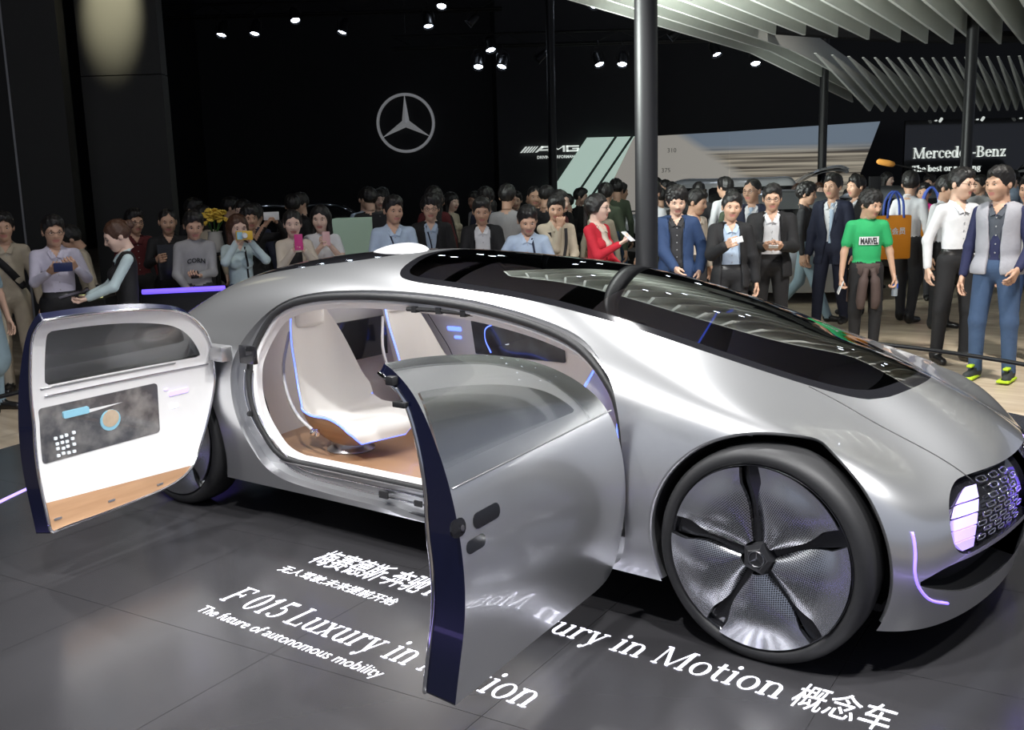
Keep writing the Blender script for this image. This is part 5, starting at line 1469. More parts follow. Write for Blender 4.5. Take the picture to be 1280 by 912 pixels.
def hair_geo(kind, step=.0075):
    X0, Y0, Z0 = .13, .16, .40
    xs = np.arange(-.135, .14, step); ys = np.arange(-.15, .17, step); zs = np.arange(-.42 if kind in ('long', 'bob', 'tail') else -.16, .17, step)
    X, Y, Z = xs[:, None, None], ys[None, :, None], zs[None, None, :]
    puff = {'short': .012, 'flat': .008, 'messy': .020, 'long': .012, 'bob': .016, 'tail': .008, 'bun': .008, 'thin': .004}[kind]
    D = prim_eval(('el', (0, .018, .036), (.077 + puff + .004, .096 + puff, .090 + puff)), X, Y, Z) + 0 * X * Y * Z
    if kind == 'messy':
        D = D + .006 * np.sin(X * 130) * np.sin(Y * 110 + 1) * np.sin(Z * 120)
    if kind in ('long', 'bob', 'tail'):
        lz = {'long': -.30, 'bob': -.13, 'tail': -.02}[kind]
        for s in (-1, 1): D = smin(D, prim_eval(rc((s * .070, .03, .02), (s * .080, .02, lz), .032, .028, (1, .8, 1)), X, Y, Z), .03)
        D = smin(D, prim_eval(rc((0, .075, .02), (0, .070, lz), .055, .045, (.7, 1, 1)), X, Y, Z), .03)
    if kind == 'tail': D = smin(D, prim_eval(rc((0, .11, .05), (0, .12, -.22), .03, .014), X, Y, Z), .015)
    if kind == 'bun': D = smin(D, prim_eval(('el', (0, .125, .045), (.042, .038, .042)), X, Y, Z), .012)
    if kind in ('short', 'flat', 'messy'): D = smin(D, prim_eval(('el', (.012, -.012, .092), (.066, .080, .040 + puff * .8)), X, Y, Z), .03)
    D = D + (.0035 if kind != 'messy' else .005) * np.sin(X * 95 + 22 * Z + 30 * Y) * np.sin(Y * 80 - 40 * X + .7) + .002 * np.sin(X * 210 + Y * 150) * np.sin(Z * 170 + Y * 60)
    hl = {'short': .072, 'flat': .074, 'messy': .054, 'long': .074, 'bob': .050, 'tail': .074, 'bun': .080, 'thin': .090}[kind]
    hl = hl + .007 * np.sin(X * 120 + 1) + .010 * (X > .012) * (kind in ('flat', 'short'))
    face = (np.sqrt((X / (.080 if kind in ('long', 'bob') else .090)) ** 2 + ((Y + .125) / .112) ** 2 + ((Z - hl + .112) / .112) ** 2) - 1) * .09
    D = np.maximum(D, -face)
    if kind not in ('long', 'bob', 'tail'):
        D = np.maximum(D, -(Z + .012 + .75 * np.maximum(0, Y) * 1.0 - .5 * np.minimum(0, Y) + .006 * np.sin(X * 150 + Y * 90)))     # trimmed at ears and nape
        D = np.maximum(D, -(Y + .055 + np.maximum(0, Z - .02) * 3 - 0))
    else:
        D = np.maximum(D, -(Y + .050 + np.maximum(0, Z - .02) * 3 + 0 * X))
    return surfnet(D, xs, ys, zs)
HAIR = {}
def hair_me(kind, m):
    k_ = (kind, m.name)
    if k_ not in HAIR:
        if kind not in HAIR: HAIR[kind] = hair_geo(kind)
        V, F = HAIR[kind]; HAIR[k_] = mesh_data('hair', V, F.tolist(), m)
    return HAIR[k_]
skin_t = [mat('skin_light', (.66, .43, .32), .5, noise=.05), mat('skin_tan', (.56, .34, .235), .5, noise=.05), mat('skin_pale', (.74, .52, .42), .5, noise=.04)]
lip_m = mat('lips', (.50, .20, .17), .45); eye_w = mat('eye_white', (.72, .70, .67), .3); eye_d = mat('eye_dark', (.02, .014, .010), .25)
hair_b = mat('hair_black', (.012, .011, .011), .38, noise=.4, nscale=90, bump=.35, bscale=160); hair_br = mat('hair_brown', (.07, .032, .018), .42, noise=.35, nscale=90, bump=.35, bscale=160); hair_gr = mat('hair_grey', (.16, .155, .15), .5, noise=.3, nscale=90)
def cloth(name, col, rough=.8): return mat('cloth_' + name, col, rough, noise=.12, nscale=14, bump=.25, bscale=45)
leather = mat('black_shoe_leather', (.015, .014, .014), .3)
def ik(sh, wr, l1, l2, pole):
    d = wr - sh; L = np.linalg.norm(d); L2 = min(L, (l1 + l2) * .995); n = d / max(L, 1e-6); wr = sh + n * L2
    a = (l1 * l1 - l2 * l2 + L2 * L2) / (2 * L2); h = math.sqrt(max(0, l1 * l1 - a * a))
    p = pole - n * (pole @ n); p = p / max(1e-6, np.linalg.norm(p))
    return sh + n * a + p * h, wr
def rotm(yaw=0., pitch=0., roll=0.):
    """pitch>0 looks down, yaw>0 turns to the person's left (+x)"""
    return np.array(Matrix.Rotation(yaw, 3, 'Z') @ Matrix.Rotation(pitch, 3, 'X') @ Matrix.Rotation(roll, 3, 'Y'))
ARM = {'down': (.265, -.02, .80), 'front': (.085, -.30, 1.06), 'chest': (.075, -.31, 1.22), 'face': (.075, -.27, 1.43), 'low': (.11, -.24, .97), 'hip': (.24, -.05, .93), 'fore': (.20, -.33, 1.05), 'chin': (.03, -.17, 1.37), 'up': (.17, -.22, 1.62)}
PEOPLE = {}
def person(label, u, v, top, face=0., head=(0, 0, 0), R='down', L='down', hands=('relaxed', 'relaxed'), kind='shirt', top_m=None, inner=None, pants=None, shoes=None, skin=0, hair='short', hair_m=None, female=False, glasses=False, lean=0., wide=1., collar=True, belt=False, stance=.10, step=0., group=None, lod=0, palm=None, legs=True, skirt=False, tie=None, cat='person'):
    """one visitor: a single body mesh with face and five-fingered hands; hair, jacket and the rest are children"""
    HT = 1.72; sc = top / HT
    root = empty('person', H(u, v), YAW + face, label, cat, group)
    Rl = rotm(0, lean); hip = np.array([0, 0, .93])
    up = lambda p: hip + Rl @ (np.asarray(p, float) - hip)
    S = {}
    w = wide * (.88 if female else .95)
    HS = 1.07 * max(1., .97 / sc)
    sh = {s: up((s * .166 * w, .012, 1.375)) for s in (-1, 1)}
    neck = up((0, .012, 1.44)); Rh = Rl @ rotm(*head); hc = neck + Rl @ np.array([0, -.004, .055]) + Rh @ np.array([0, -.012, .100]) * 1.0
    el = {}; wr = {}
    for s, a in ((-1, R), (1, L)):
        t = ARM[a] if isinstance(a, str) else a
        t = np.array([s * t[0], t[1], t[2]]) if isinstance(a, str) else np.array(t)
        if isinstance(a, str): t = up(t) if a not in ('down',) else t
        pole = np.array([s * .55, .55, -.75])
        el[s], wr[s] = ik(sh[s], t, .285, .25, pole)
    mats = [skin_t[skin], lip_m, eye_w, eye_d, top_m, pants or top_m, shoes or leather, inner or top_m, leather]
    ts = (1., 1.5, 1.)
    infl = {'shirt': .0, 'tshirt': .004, 'jacket': -.004, 'sweater': .006, 'dress': .002}[kind if kind in ('shirt', 'tshirt', 'jacket', 'sweater', 'dress') else 'shirt']
    torso = [rc(up((0, 0, .96)), up((0, 0, 1.10)), (.140 + infl) * w, (.138 + infl) * w, ts), rc(up((0, 0, 1.10)), up((0, .005, 1.30)), (.138 + infl) * w, (.158 + infl) * w, ts), rc(up((-.120 * w, .012, 1.365)), up((.120 * w, .012, 1.365)), .058 + infl, .058 + infl)] + [rc(up((s * .045, .022, 1.410)), up((s * .13 * w, .014, 1.388)), .038 + infl, .038 + infl) for s in (-1, 1)]
    if female: torso += [('el', tuple(up((s * .066, -.085, 1.225))), (.062, .055, .062)) for s in (-1, 1)]
    neckp = [rc(neck + Rl @ np.array([0, .0, -.03]), hc + Rh @ np.array([0, .02, -.04]), .056 * (.9 if female else 1), .052 * (.9 if female else 1))]
    sleeveU = []; sleeveF = []; armS = []
    for s in (-1, 1):
        armS += [rc(sh[s], el[s], .045 * w, .038), rc(el[s], wr[s], .038, .026)]
        if kind == 'tshirt':
            m_ = sh[s] + (el[s] - sh[s]) * .62; sleeveU.append(rc(sh[s], m_, .062 * w, .061 * w))
        else:
            sleeveU.append(rc(sh[s], el[s], .056 * w, .046)); sleeveF.append(rc(el[s], el[s] + (wr[s] - el[s]) * .93, .046, .036))
    leg = []; shoe = []
    hipx = .088 * w
    for s in (-1, 1):
        st_y = step * s; kn = np.array([s * (stance * .6 + .045), -.012 + st_y * .35 - abs(step) * .1, .49]); an = np.array([s * stance, .02 + st_y, .085 + (.05 if st_y > .12 else 0)])
        leg += [rc((s * hipx, 0, .92), kn, .095 * w, .070), rc(kn, an, .068, .052)]
        shoe += [rc(an + np.array([0, .01, -.035]), an + np.array([s * .022, -.155, -.048]), .045, .036, (1, 1, 1.05)), rc(an + np.array([0, .02, 0]), an + np.array([0, 0, -.04]), .046, .044)]
    if skirt: leg = [rc((0, 0, .95), (0, 0, .52), .145, .20, (1, 1.25, 1))] + [rc((s * .085, 0, .5), (s * .085, .02, .09), .05, .035) for s in (-1, 1)]
    pel = [rc((-.05, 0, .93), (.05, 0, .93), .118 * w, .118 * w, (1, 1.12, 1))]
    col_p = [('to', tuple(up((0, .014, 1.440))), .063, .012, (1., 1.), .55)] if collar else []
    groups = [(0, neckp + (armS if kind == 'tshirt' else [])), (4, torso + sleeveU + sleeveF), (5, leg + pel), (6, shoe), (7, col_p)]
    if not legs: groups = [g for g in groups if g[0] not in (6,)]
    prims = [p for g in groups for p in g[1]]
    bb = np.array([np.concatenate(prim_box(p)) for p in prims]); lo = bb[:, :3].min(0) - .03; hi = bb[:, 3:].max(0) + .03
    f1 = 1. if lod == 0 else 1.7
    zs = axis_pts(lo[2], hi[2], [(.85, .024 * f1), (9, .0125 * f1)])
    xs = np.arange(lo[0], hi[0], .0135 * f1); ys = np.arange(lo[1], hi[1], .0135 * f1)
    D = field(prims, xs, ys, zs, .022)
    V, F = surfnet(D, xs, ys, zs)
    gd = np.stack([eval_pts(g[1], V) if g[1] else np.full(len(V), 9.) for g in groups], 1)
    gid = np.array([g[0] for g in groups])[gd.argmin(1)]
    fm = gid[F[:, 0]]
    if collar and lean < .2:
        cf_ = V[F].mean(1); fm = np.where((cf_[:, 1] < 0) & (cf_[:, 2] > 1.352) & (np.abs(cf_[:, 0]) < .55 * (cf_[:, 2] - 1.352)), 0, fm)
    if belt:
        zc = V[F].mean(1)[:, 2]; fm = np.where((zc > .985) & (zc < 1.03) & ((fm == 4) | (fm == 5)) & (np.abs(V[F].mean(1)[:, 0]) < .2), 8, fm); fm = np.where((fm == 4) & (V[F].mean(1)[:, 2] < .985) & (np.abs(V[F].mean(1)[:, 0]) < .17), 5, fm)
    m = MB(); m.add(V, F.tolist()); m.fm = fm.tolist()
    # head
    hV, hF, hm = HEAD_LO if lod else HEADS[1 if female else 0]
    b = len(m.V); m.V += (hc + HS * hV @ Rh.T).tolist(); m.F += [[i + b for i in f] for f in hF]; m.fm += hm.tolist()
    # hands
    info = {}
    for s, hp in ((-1, hands[0]), (1, hands[1])):
        fd = wr[s] - el[s]; fd /= np.linalg.norm(fd)
        pn = np.array((palm or {}).get(s, (-s, -.15, -.1) if fd[2] < -.6 else (-s * .75, -.2, -.35)), float)
        pn = pn - fd * (pn @ fd); pn /= np.linalg.norm(pn)
        yx = -pn; xx = np.cross(yx, fd); B = np.stack([xx, yx, fd], 1)     # columns
        hV, hF = HANDS[hp]
        P = hV.copy()
        # thumb side: towards the front/up of the body
        want = np.array([0, -1., .6]); want2 = np.array([-s * .6, 0, .8])
        flip = (xx @ (want if fd[2] < -.3 else want2)) < 0
        Ff = hF
        if flip: P[:, 0] *= -1; Ff = hF[:, ::-1]
        if lod: pass
        q = wr[s] + P @ B.T * (.92 if female else 1.)
        b = len(m.V); m.V += q.tolist(); m.F += (Ff + b).tolist(); m.fm += [0] * len(Ff)
        info[s] = dict(w=wr[s], d=fd, pn=pn)
    VV = np.array(m.V) * sc
    body_ = mk('body', VV, m.F, mats, root, True, m.fm)
    # hair
    hm_ = hair_m or hair_b
    if hair:
        h = link_obj('hair', hair_me(hair, hm_), root)
        Mh = Matrix([[*Rh[i]] for i in range(3)]).to_4x4(); Mh.translation = Vector(hc * sc); h.matrix_local = Mh @ Matrix.Diagonal((sc * HS, sc * HS, sc * HS, 1))
    if glasses:
        g = MB()
        for s in (-1, 1):
            g.tube([(s * .033 + .021 * math.cos(a) * 1.05, -.104 + .006 * abs(math.cos(a)), .001 + .0155 * math.sin(a)) for a in np.linspace(0, 2 * math.pi, 14, endpoint=False)], .0019, 5, closed=True)
            g.tube([(s * .054, -.098, .005), (s * .079, -.06, .008), (s * .086, .01, .006)], .0017, 5)
        g.tube([(-.012, -.106, .004), (0, -.110, .007), (.012, -.106, .004)], .0017, 5)
        go = mk('glasses', (hc + HS * np.array(g.V) @ Rh.T) * sc, g.F, mat('glasses_frame', (.02, .02, .022), .3), root)
    if kind == 'jacket' or kind == 'cardigan' or kind == 'waistcoat':
        pass
    PEOPLE[label] = dict(root=root, wr={s: info[s]['w'] * sc for s in info}, d={s: info[s]['d'] for s in info}, sc=sc, up=up, torso=torso, sleeves=sleeveU + sleeveF, hc=hc * sc, el={s: el[s] * sc for s in el}, Rh=Rh, w=w, neck=neck)
    if collar and lod == 0 and lean < .2: collar_flaps(label, inner or top_m)
    if lod == 0 and collar and kind in ('shirt', 'jacket') and not female: button_row(label)
    return root
def flap(label, pts, lift, m, name):
    """thin cloth piece on the chest, polygon in local x,z"""
    q = PEOPLE[label]; n = len(pts)
    V = [(x, front_y(q, x, z) - lift, z) for x, z in pts] + [(x, front_y(q, x, z) - lift + .010, z) for x, z in pts]
    F = [list(range(n)), list(range(n, 2 * n))[::-1]] + [[i, n + i, n + (i + 1) % n, (i + 1) % n] for i in range(n)]
    return mk(name, np.array(V) * q['sc'], F, m, q['root'], False)
def collar_flaps(label, m):
    for s in (-1, 1):
        P = [(s * .004, 1.362), (s * .046, 1.345), (s * .074, 1.405), (s * .058, 1.430), (s * .036, 1.415)]
        flap(label, P if s < 0 else P[::-1], .020, m, 'collar_flap')
def button_row(label):
    q = PEOPLE[label]
    for z in (1.335, 1.265, 1.195, 1.125, 1.055):
        b = MB(); y = front_y(q, .004, z) - .006; b.cyl((.004, y, z), (.004, y - .004, z), .006, 8); mk('button', np.array(b.V) * q['sc'], b.F, mat('button_pearl', (.35, .35, .36), .4), q['root'], False)
def jacket(label, m, z0=.80, z1=1.435, inflate=.020, op=((.80, .06), (1.02, .022), (1.10, .018), (1.25, .06), (1.44, .085)), sleeves=True, name='jacket', opening=True):
    """open garment worn over the body: inflated torso and sleeves with the front cut open"""
    q = PEOPLE[label]; prims = list(q['torso'])
    if sleeves: prims += q['sleeves']
    prims += [rc((-.055, 0, .92), (.055, 0, .92), .122 * q['w'], .122 * q['w'], (1, 1.1, 1)), rc((-.06, 0, z0 + .02), (.06, 0, z0 + .02), .125 * q['w'], .125 * q['w'], (1, 1.1, 1))] if z0 < .93 else []
    P2 = []
    for p in prims:
        if p[0] == 'rc': P2.append(('rc', p[1], p[2], p[3] + inflate * p[5][1] if p[5] != I3 else p[3] + inflate * .7, p[4] + inflate * p[5][1] if p[5] != I3 else p[4] + inflate * .7, p[5]))
        else: P2.append(('el', p[1], tuple(a + inflate for a in p[2])))
    bb = np.array([np.concatenate(prim_box(p)) for p in P2]); lo = bb[:, :3].min(0) - .03; hi = bb[:, 3:].max(0) + .03
    xs = np.arange(lo[0], hi[0], .0135); ys = np.arange(lo[1], hi[1], .0135); zs = np.arange(lo[2], hi[2], .014)
    D = field(P2, xs, ys, zs, .03)
    X, Y, Z = xs[:, None, None], ys[None, :, None], zs[None, None, :]
    if opening:
        wz = np.interp(zs, [a for a, b in op], [b for a, b in op])[None, None, :]
        cutd = np.maximum(np.abs(X) - wz, Y + .03)
        # only the torso is opened, sleeves that cross the front stay
        T = field([p for p in P2[:len(q['torso'])]] + ([P2[-2], P2[-1]] if z0 < .93 else []), xs, ys, zs, .03)
        Sv = field(P2[len(q['torso']):len(q['torso']) + len(q['sleeves'])], xs, ys, zs, .03) if sleeves else np.full(D.shape, .2)
        T = np.maximum(T, -cutd); D = smin(T, Sv, .012)
    D = np.maximum(D, z0 - Z + 0 * X * Y); D = np.maximum(D, np.where(np.hypot(X, Y - .012) + 0 * Z < .085, Z - z1 - .02, -1.))
    V, F = surfnet(D, xs, ys, zs)
    o = mk(name, V * q['sc'], F.tolist(), m, q['root'])
    if opening and name == 'jacket':
        wz_ = lambda z: float(np.interp(z, [a for a, b in op], [b for a, b in op]))
        for s in (-1, 1):
            P = [(s * wz_(1.06), 1.06), (s * (wz_(1.20) + .030), 1.20), (s * (wz_(1.32) + .052), 1.325), (s * (wz_(1.34) + .030), 1.345), (s * (wz_(1.38) + .036), 1.375), (s * (wz_(1.42) - .012), 1.425), (s * (wz_(1.25) - .004), 1.25)]
            flap(label, P[::-1] if s < 0 else P, inflate + .012, m, 'lapel')
    return o
def front_y(q, x, z):
    """y of the chest surface of a person at local x,z (unscaled)"""
    ys = np.linspace(-.30, 0, 120); P = np.stack([np.full(120, x), ys, np.full(120, z)], 1)
    d = eval_pts(q['torso'], P); i = np.argmax(d < 0); return ys[i]
def strip_on(label, pts, wd, m, name, lift=.012, parent=None):
    """flat band lying on the chest along local (x,z) points"""
    q = PEOPLE[label]; pts = spline(np.array(pts, float), max(6, 3 * len(pts))); V = []; F = []
    T = np.gradient(pts, axis=0); T /= np.maximum(1e-9, np.linalg.norm(T, axis=1, keepdims=True))
    for p, t in zip(pts, T):
        for s in (-1, 1):
            x, z = p[0] - t[1] * s * wd / 2, p[1] + t[0] * s * wd / 2; V.append((x, front_y(q, x, z) - lift, z))
    F = [[2 * i, 2 * i + 1, 2 * i + 3, 2 * i + 2] for i in range(len(pts) - 1)]
    V = np.array(V) * q['sc']; k = len(V); V2 = V.copy(); V2[:, 1] += .014
    F += [[k + a for a in f[::-1]] for f in F] + [[2 * i, 2 * i + 2, k + 2 * i + 2, k + 2 * i] for i in range(len(pts) - 1)] + [[2 * i + 3, 2 * i + 1, k + 2 * i + 1, k + 2 * i + 3] for i in range(len(pts) - 1)]
    return mk(name, np.vstack([V, V2]), F, m, q['root'], True)
def held(label, side, name, lab, cat, size, m, face_m=None, off=(0, 0, 0), tilt=(0, 0, 0), bev=.006, both=False, group=None, inset=.006):
    """a thing held in the hand(s): own top-level object placed at the grip"""
    q = PEOPLE[label]
    c = (q['wr'][-1] + q['wr'][1]) / 2 if both else q['wr'][side]
    c = c + (0 if both else q['d'][side] * .085) + np.array(off)
    mw = q['root']
    Mr = Matrix.Translation(mw.location) @ Matrix.Rotation(mw.rotation_euler[2], 4, 'Z')
    e = empty(name, (0, 0, 0), 0, lab, cat, group)
    e.matrix_world = Mr @ Matrix.Translation(Vector(c)) @ Matrix.Rotation(tilt[2], 4, 'Z') @ Matrix.Rotation(tilt[0], 4, 'X') @ Matrix.Rotation(tilt[1], 4, 'Y')
    b = MB(); b.box((0, 0, 0), size, bev=bev); b.build('case', m, e)
    if face_m is not None:
        b = MB(); b.box((0, size[1] / 2 + .0005, 0), (size[0] - inset * 2, .002, size[2] - inset * 2)); b.build('display', face_m, e, smooth=False)
    return e

c_white = cloth('white_cotton', (.72, .73, .76)); c_lav = cloth('pale_lavender', (.56, .54, .66)); c_ltblue = cloth('pale_blue', (.42, .52, .66)); c_blk = cloth('black', (.010, .010, .012)); c_navy = cloth('navy', (.016, .02, .045)); c_char = cloth('charcoal', (.03, .03, .034)); c_beige = cloth('beige', (.50, .44, .34)); c_grey = cloth('grey_marl', (.33, .33, .34)); c_red = cloth('red', (.50, .012, .03)); c_green = cloth('bright_green', (.02, .36, .12)); c_denim = cloth('denim', (.045, .085, .17)); c_dkblue = cloth('blue_denim', (.022, .05, .13)); c_mag = cloth('magenta', (.60, .02, .22)); c_brown = cloth('brown', (.075, .05, .045)); c_cream = cloth('cream', (.62, .55, .46)); c_mint = cloth('pale_mint', (.50, .62, .64)); c_maroon = cloth('maroon', (.10, .012, .015)); c_teal = cloth('dusty_teal', (.26, .36, .42)); c_pink = cloth('blush', (.60, .42, .40)); c_olive = cloth('olive', (.06, .08, .05)); c_shirtdk = cloth('dark_denim_shirt', (.07, .08, .10)); c_ash = cloth('ash_grey_wool', (.36, .36, .40))
ph_black = mat('phone_black', (.012, .012, .014), .2); ph_white = mat('phone_white', (.75, .76, .78), .25); ph_pink = mat('phone_magenta', (.55, .02, .20), .3); ph_rose = mat('phone_rose', (.70, .42, .42), .3); ph_navy = mat('phone_navy', (.02, .03, .10), .3)
ph_scr = mat('phone_screen_lit', (.4, .45, .6), .2, emit=(.55, .62, .95), es=1.6); ph_dim = mat('phone_screen_dim', (.05, .06, .08), .2, emit=(.15, .18, .24), es=.5)
c_navy2 = cloth('deep_blue_knit', (.018, .022, .075))
RAD = math.radians
# ---- left group
A = 'person cut by the left picture edge in beige jacket with dark shoulder bag'
person(A, -4.58, 9.4, 1.64, RAD(25), (0, .1, 0), top_m=c_beige, pants=c_beige, hair='short', skin=1); strip_on(A, [(-.14, 1.36), (0, 1.2), (.13, 1.02)], .07, c_blk, 'bag_strap')
A = 'person in pale blue dress at the left picture edge, back to the wall'
person(A, -4.40, 8.55, 1.52, RAD(70), (0, .1, 0), kind='tshirt', top_m=c_teal, pants=c_teal, hair='bob', female=True, skirt=True, collar=False)
A = 'man in lavender shirt and glasses photographing with a phone at far left'
person(A, -3.98, 9.05, 1.60, RAD(28), (.1, .12, 0), (-.09, -.34, 1.24), (.13, -.34, 1.27), ('grip', 'grip'), top_m=c_lav, pants=c_blk, hair='short', skin=1, glasses=True, belt=True, wide=1.08, palm={-1: (.6, -.1, .8), 1: (-.6, -.1, .8)})
held(A, 0, 'phone', 'dark blue phone held sideways by the man in lavender shirt', 'phone', (.15, .012, .078), ph_navy, ph_dim, (0.0, -.10, .03), (.15, 0, 0), both=True)
A = 'person in beige checked shirt bending over behind the lavender shirt man'
person(A, -4.30, 10.55, 1.48, RAD(-60), (-.2, .35, 0), top_m=c_beige, pants=c_blk, skin=1, lean=.22)
A = 'woman in black waistcoat and white shirt looking down at a tablet'
person(A, -3.25, 8.7, 1.57, RAD(-62), (0, .38, 0), (-.05, -.34, 1.05), (.10, -.36, 1.04), ('relaxed', 'grip'), top_m=c_mint, pants=c_blk, skin=2, hair='bun', hair_m=hair_br, female=True, palm={1: (0, 0, 1), -1: (0, 0, 1)})
jacket(A, c_blk, .93, 1.40, .014, ((.93, .004), (1.22, .02), (1.42, .075)), sleeves=False, name='waistcoat')
held(A, 0, 'tablet', 'dark tablet lying in the hands of the waistcoat woman', 'tablet', (.17, .24, .010), ph_black, None, (0, -.10, .035), (.25, 0, 0), both=True)
A = 'man with glasses and dark red shirt in the second row behind the waistcoat woman'
person(A, -3.97, 11.0, 1.60, RAD(30), (.2, .1, 0), top_m=c_maroon, pants=c_blk, skin=1, glasses=True)
A = 'man in black photographing with a large black tablet'
person(A, -3.53, 10.75, 1.60, RAD(18), (.05, .12, 0), (-.14, -.36, 1.20), (.16, -.36, 1.15), ('grip', 'grip'), top_m=c_blk, pants=c_blk, skin=1, hair='thin', wide=1.1, palm={-1: (1, 0, .2), 1: (-1, 0, .2)})
held(A, 0, 'tablet', 'large black tablet held upright in front of the black dressed man', 'tablet', (.27, .012, .36), ph_black, None, (.005, -.06, .0), (-.1, 0, 0), both=True)
A = 'young man in grey sweatshirt with printed letters looking at his phone'
person(A, -2.98, 9.8, 1.595, RAD(18), (.1, .28, 0), 'low', (.02, -.30, 1.10), ('relaxed', 'grip'), kind='sweater', top_m=c_grey, pants=c_char, skin=1, collar=False, palm={1: (-.3, 0, 1)})
held(A, 1, 'phone', 'small phone in the hand of the grey sweatshirt man', 'phone', (.07, .14, .010), ph_black, None, (0, 0, .02), (.4, 0, 0))
q = PEOPLE[A]; v_, f_, wd = font_text('CORN', .062, .002)
mk('sweatshirt_print', [((a - wd / 2) * q['sc'], (front_y(q, a - wd / 2, 1.235) - .012) * q['sc'], (1.22 + b - 3 * (a - wd / 2) ** 2 * .6) * q['sc']) for a, b, c in v_], f_, c_char, q['root'], False)
A = 'woman in pale mint shirt holding up a yellow toy-like camera'
person(A, -2.60, 9.95, 1.54, RAD(22), (.12, .08, 0), (-.05, -.25, 1.47), (.09, -.25, 1.46), ('grip', 'grip'), top_m=c_mint, pants=c_denim, skin=2, hair='long', hair_m=hair_br, female=True, palm={-1: (1, 0, .2), 1: (-1, 0, .2)})
yel = mat('yellow_plastic', (.75, .48, .04), .35); cy = mat('sky_blue_plastic', (.25, .5, .62), .35)
e = held(A, 0, 'camera', 'small yellow and blue camera at the mint shirt woman\'s face', 'camera', (.15, .055, .085), yel, None, (0, -.06, .06), (0, 0, 0), both=True)
b = MB(); b.lathe([(0, -.06), (.02, -.062), (.026, -.05), (.03, -.02)], 16, axis='y'); b.build('lens', ph_white, e); b = MB(); b.box((-.045, -.028, .0), (.05, .006, .07), bev=.003); b.build('panel', cy, e)
strip_on(A, [(.05, 1.40), (.06, 1.2), (.07, 1.02)], .02, c_blk, 'camera_strap')
A = 'man in black striped tracksuit raising a phone above the mint shirt woman'
person(A, -2.74, 11.0, 1.60, RAD(25), (0, .05, 0), (.10, -.32, 1.52), (.24, -.30, 1.56), ('grip', 'grip'), kind='sweater', top_m=c_blk, pants=c_blk, skin=1, hair='messy', palm={-1: (1, 0, .2), 1: (-1, 0, .2)})
held(A, 0, 'phone', 'silver phone raised sideways by the tracksuit man', 'phone', (.16, .012, .085), ph_white, ph_dim, (0, -.05, .08), (0, 0, 0), both=True)
A = 'woman in black top and cream cardigan with a magenta phone'
person(A, -2.08, 10.0, 1.57, RAD(14), (.0, .1, 0), (-.02, -.28, 1.33), (.09, -.28, 1.33), ('grip', 'grip'), top_m=c_cream, pants=c_blk, inner=c_blk, skin=2, hair='bun', female=True, collar=False, palm={-1: (1, 0, .2), 1: (-1, 0, .2)})
strip_on(A, [(0, 1.30), (0, 1.15), (0, 1.0)], .15, c_blk, 'black_top')
held(A, 0, 'phone', 'magenta phone held upright by the cream cardigan woman', 'phone', (.078, .012, .15), ph_pink, ph_dim, (0, -.06, .08), (-.1, 0, 0), both=True)
A = 'long-haired woman in white blouse with a rose coloured phone'
person(A, -1.86, 10.3, 1.60, RAD(10), (-.15, .1, 0), (-.03, -.28, 1.30), (.08, -.28, 1.33), ('grip', 'grip'), kind='tshirt', top_m=c_white, pants=c_white, skin=2, hair='long', female=True, collar=False, palm={-1: (1, 0, .2), 1: (-1, 0, .2)})
held(A, 0, 'phone', 'rose phone in both hands of the white blouse woman', 'phone', (.075, .012, .14), ph_rose, ph_dim, (.02, -.05, .08), (-.15, 0, .2), both=True)
# ---- behind the roof
A = 'smiling man in light blue shirt with a dark lanyard behind the car tail'
person(A, -1.11, 10.0, 1.68, RAD(12), (.25, .12, 0), top_m=c_ltblue, pants=c_char, skin=1, wide=1.05); strip_on(A, [(-.06, 1.40), (0, 1.22), (.02, 1.12)], .014, c_navy, 'lanyard')
A = 'young man in glasses and black jacket over a blue striped shirt'
person(A, -.80, 10.75, 1.67, RAD(2), (.05, .1, 0), top_m=c_ltblue, pants=c_blk, kind='jacket', skin=0, hair='messy', glasses=True); jacket(A, c_blk); strip_on(A, [(-.05, 1.41), (0, 1.2), (.0, 1.05)], .014, c_navy, 'lanyard')
A = 'man in black jacket and white shirt holding a white phone low in both hands'
person(A, -.265, 10.5, 1.63, RAD(3), (.0, .2, 0), (-.09, -.30, 1.10), (.10, -.30, 1.10), ('grip', 'grip'), top_m=c_white, pants=c_blk, kind='jacket', skin=1, palm={-1: (.8, 0, .6), 1: (-.8, 0, .6)}); jacket(A, c_blk, op=((.80, .09), (1.02, .085), (1.25, .085), (1.44, .085)))
held(A, 0, 'phone', 'white phone held flat by the man in black jacket behind the roof', 'phone', (.15, .075, .010), ph_white, None, (0, -.10, .02), (.5, 0, 0), both=True)
A = 'man in pale blue shirt leaning forward with arm spread behind the roof'
person(A, .185, 9.72, 1.57, RAD(-5), (.2, .22, 0), (-.42, -.12, .92), (.20, -.20, .95), top_m=c_ltblue, pants=c_char, skin=1, lean=.16, wide=1.05); strip_on(A, [(.05, 1.40), (.08, 1.2), (.09, 1.0)], .02, c_navy, 'lanyard')
A = 'man in beige shirt touching his chin, dark strap across the shoulder'
person(A, .495, 10.7, 1.63, RAD(4), (-.1, .18, .05), (.02, -.155, 1.40), 'low', ('fist', 'relaxed'), top_m=c_beige, pants=c_char, skin=1, palm={-1: (.2, .9, .2)}); strip_on(A, [(.10, 1.38), (.10, 1.2), (.06, 1.0)], .035, c_char, 'bag_strap'); strip_on(A, [(-.09, 1.34), (-.07, 1.1), (-.05, .98)], .05, c_char, 'open_front')
A = 'woman in bright red cardigan and glasses turned right with a lit phone'
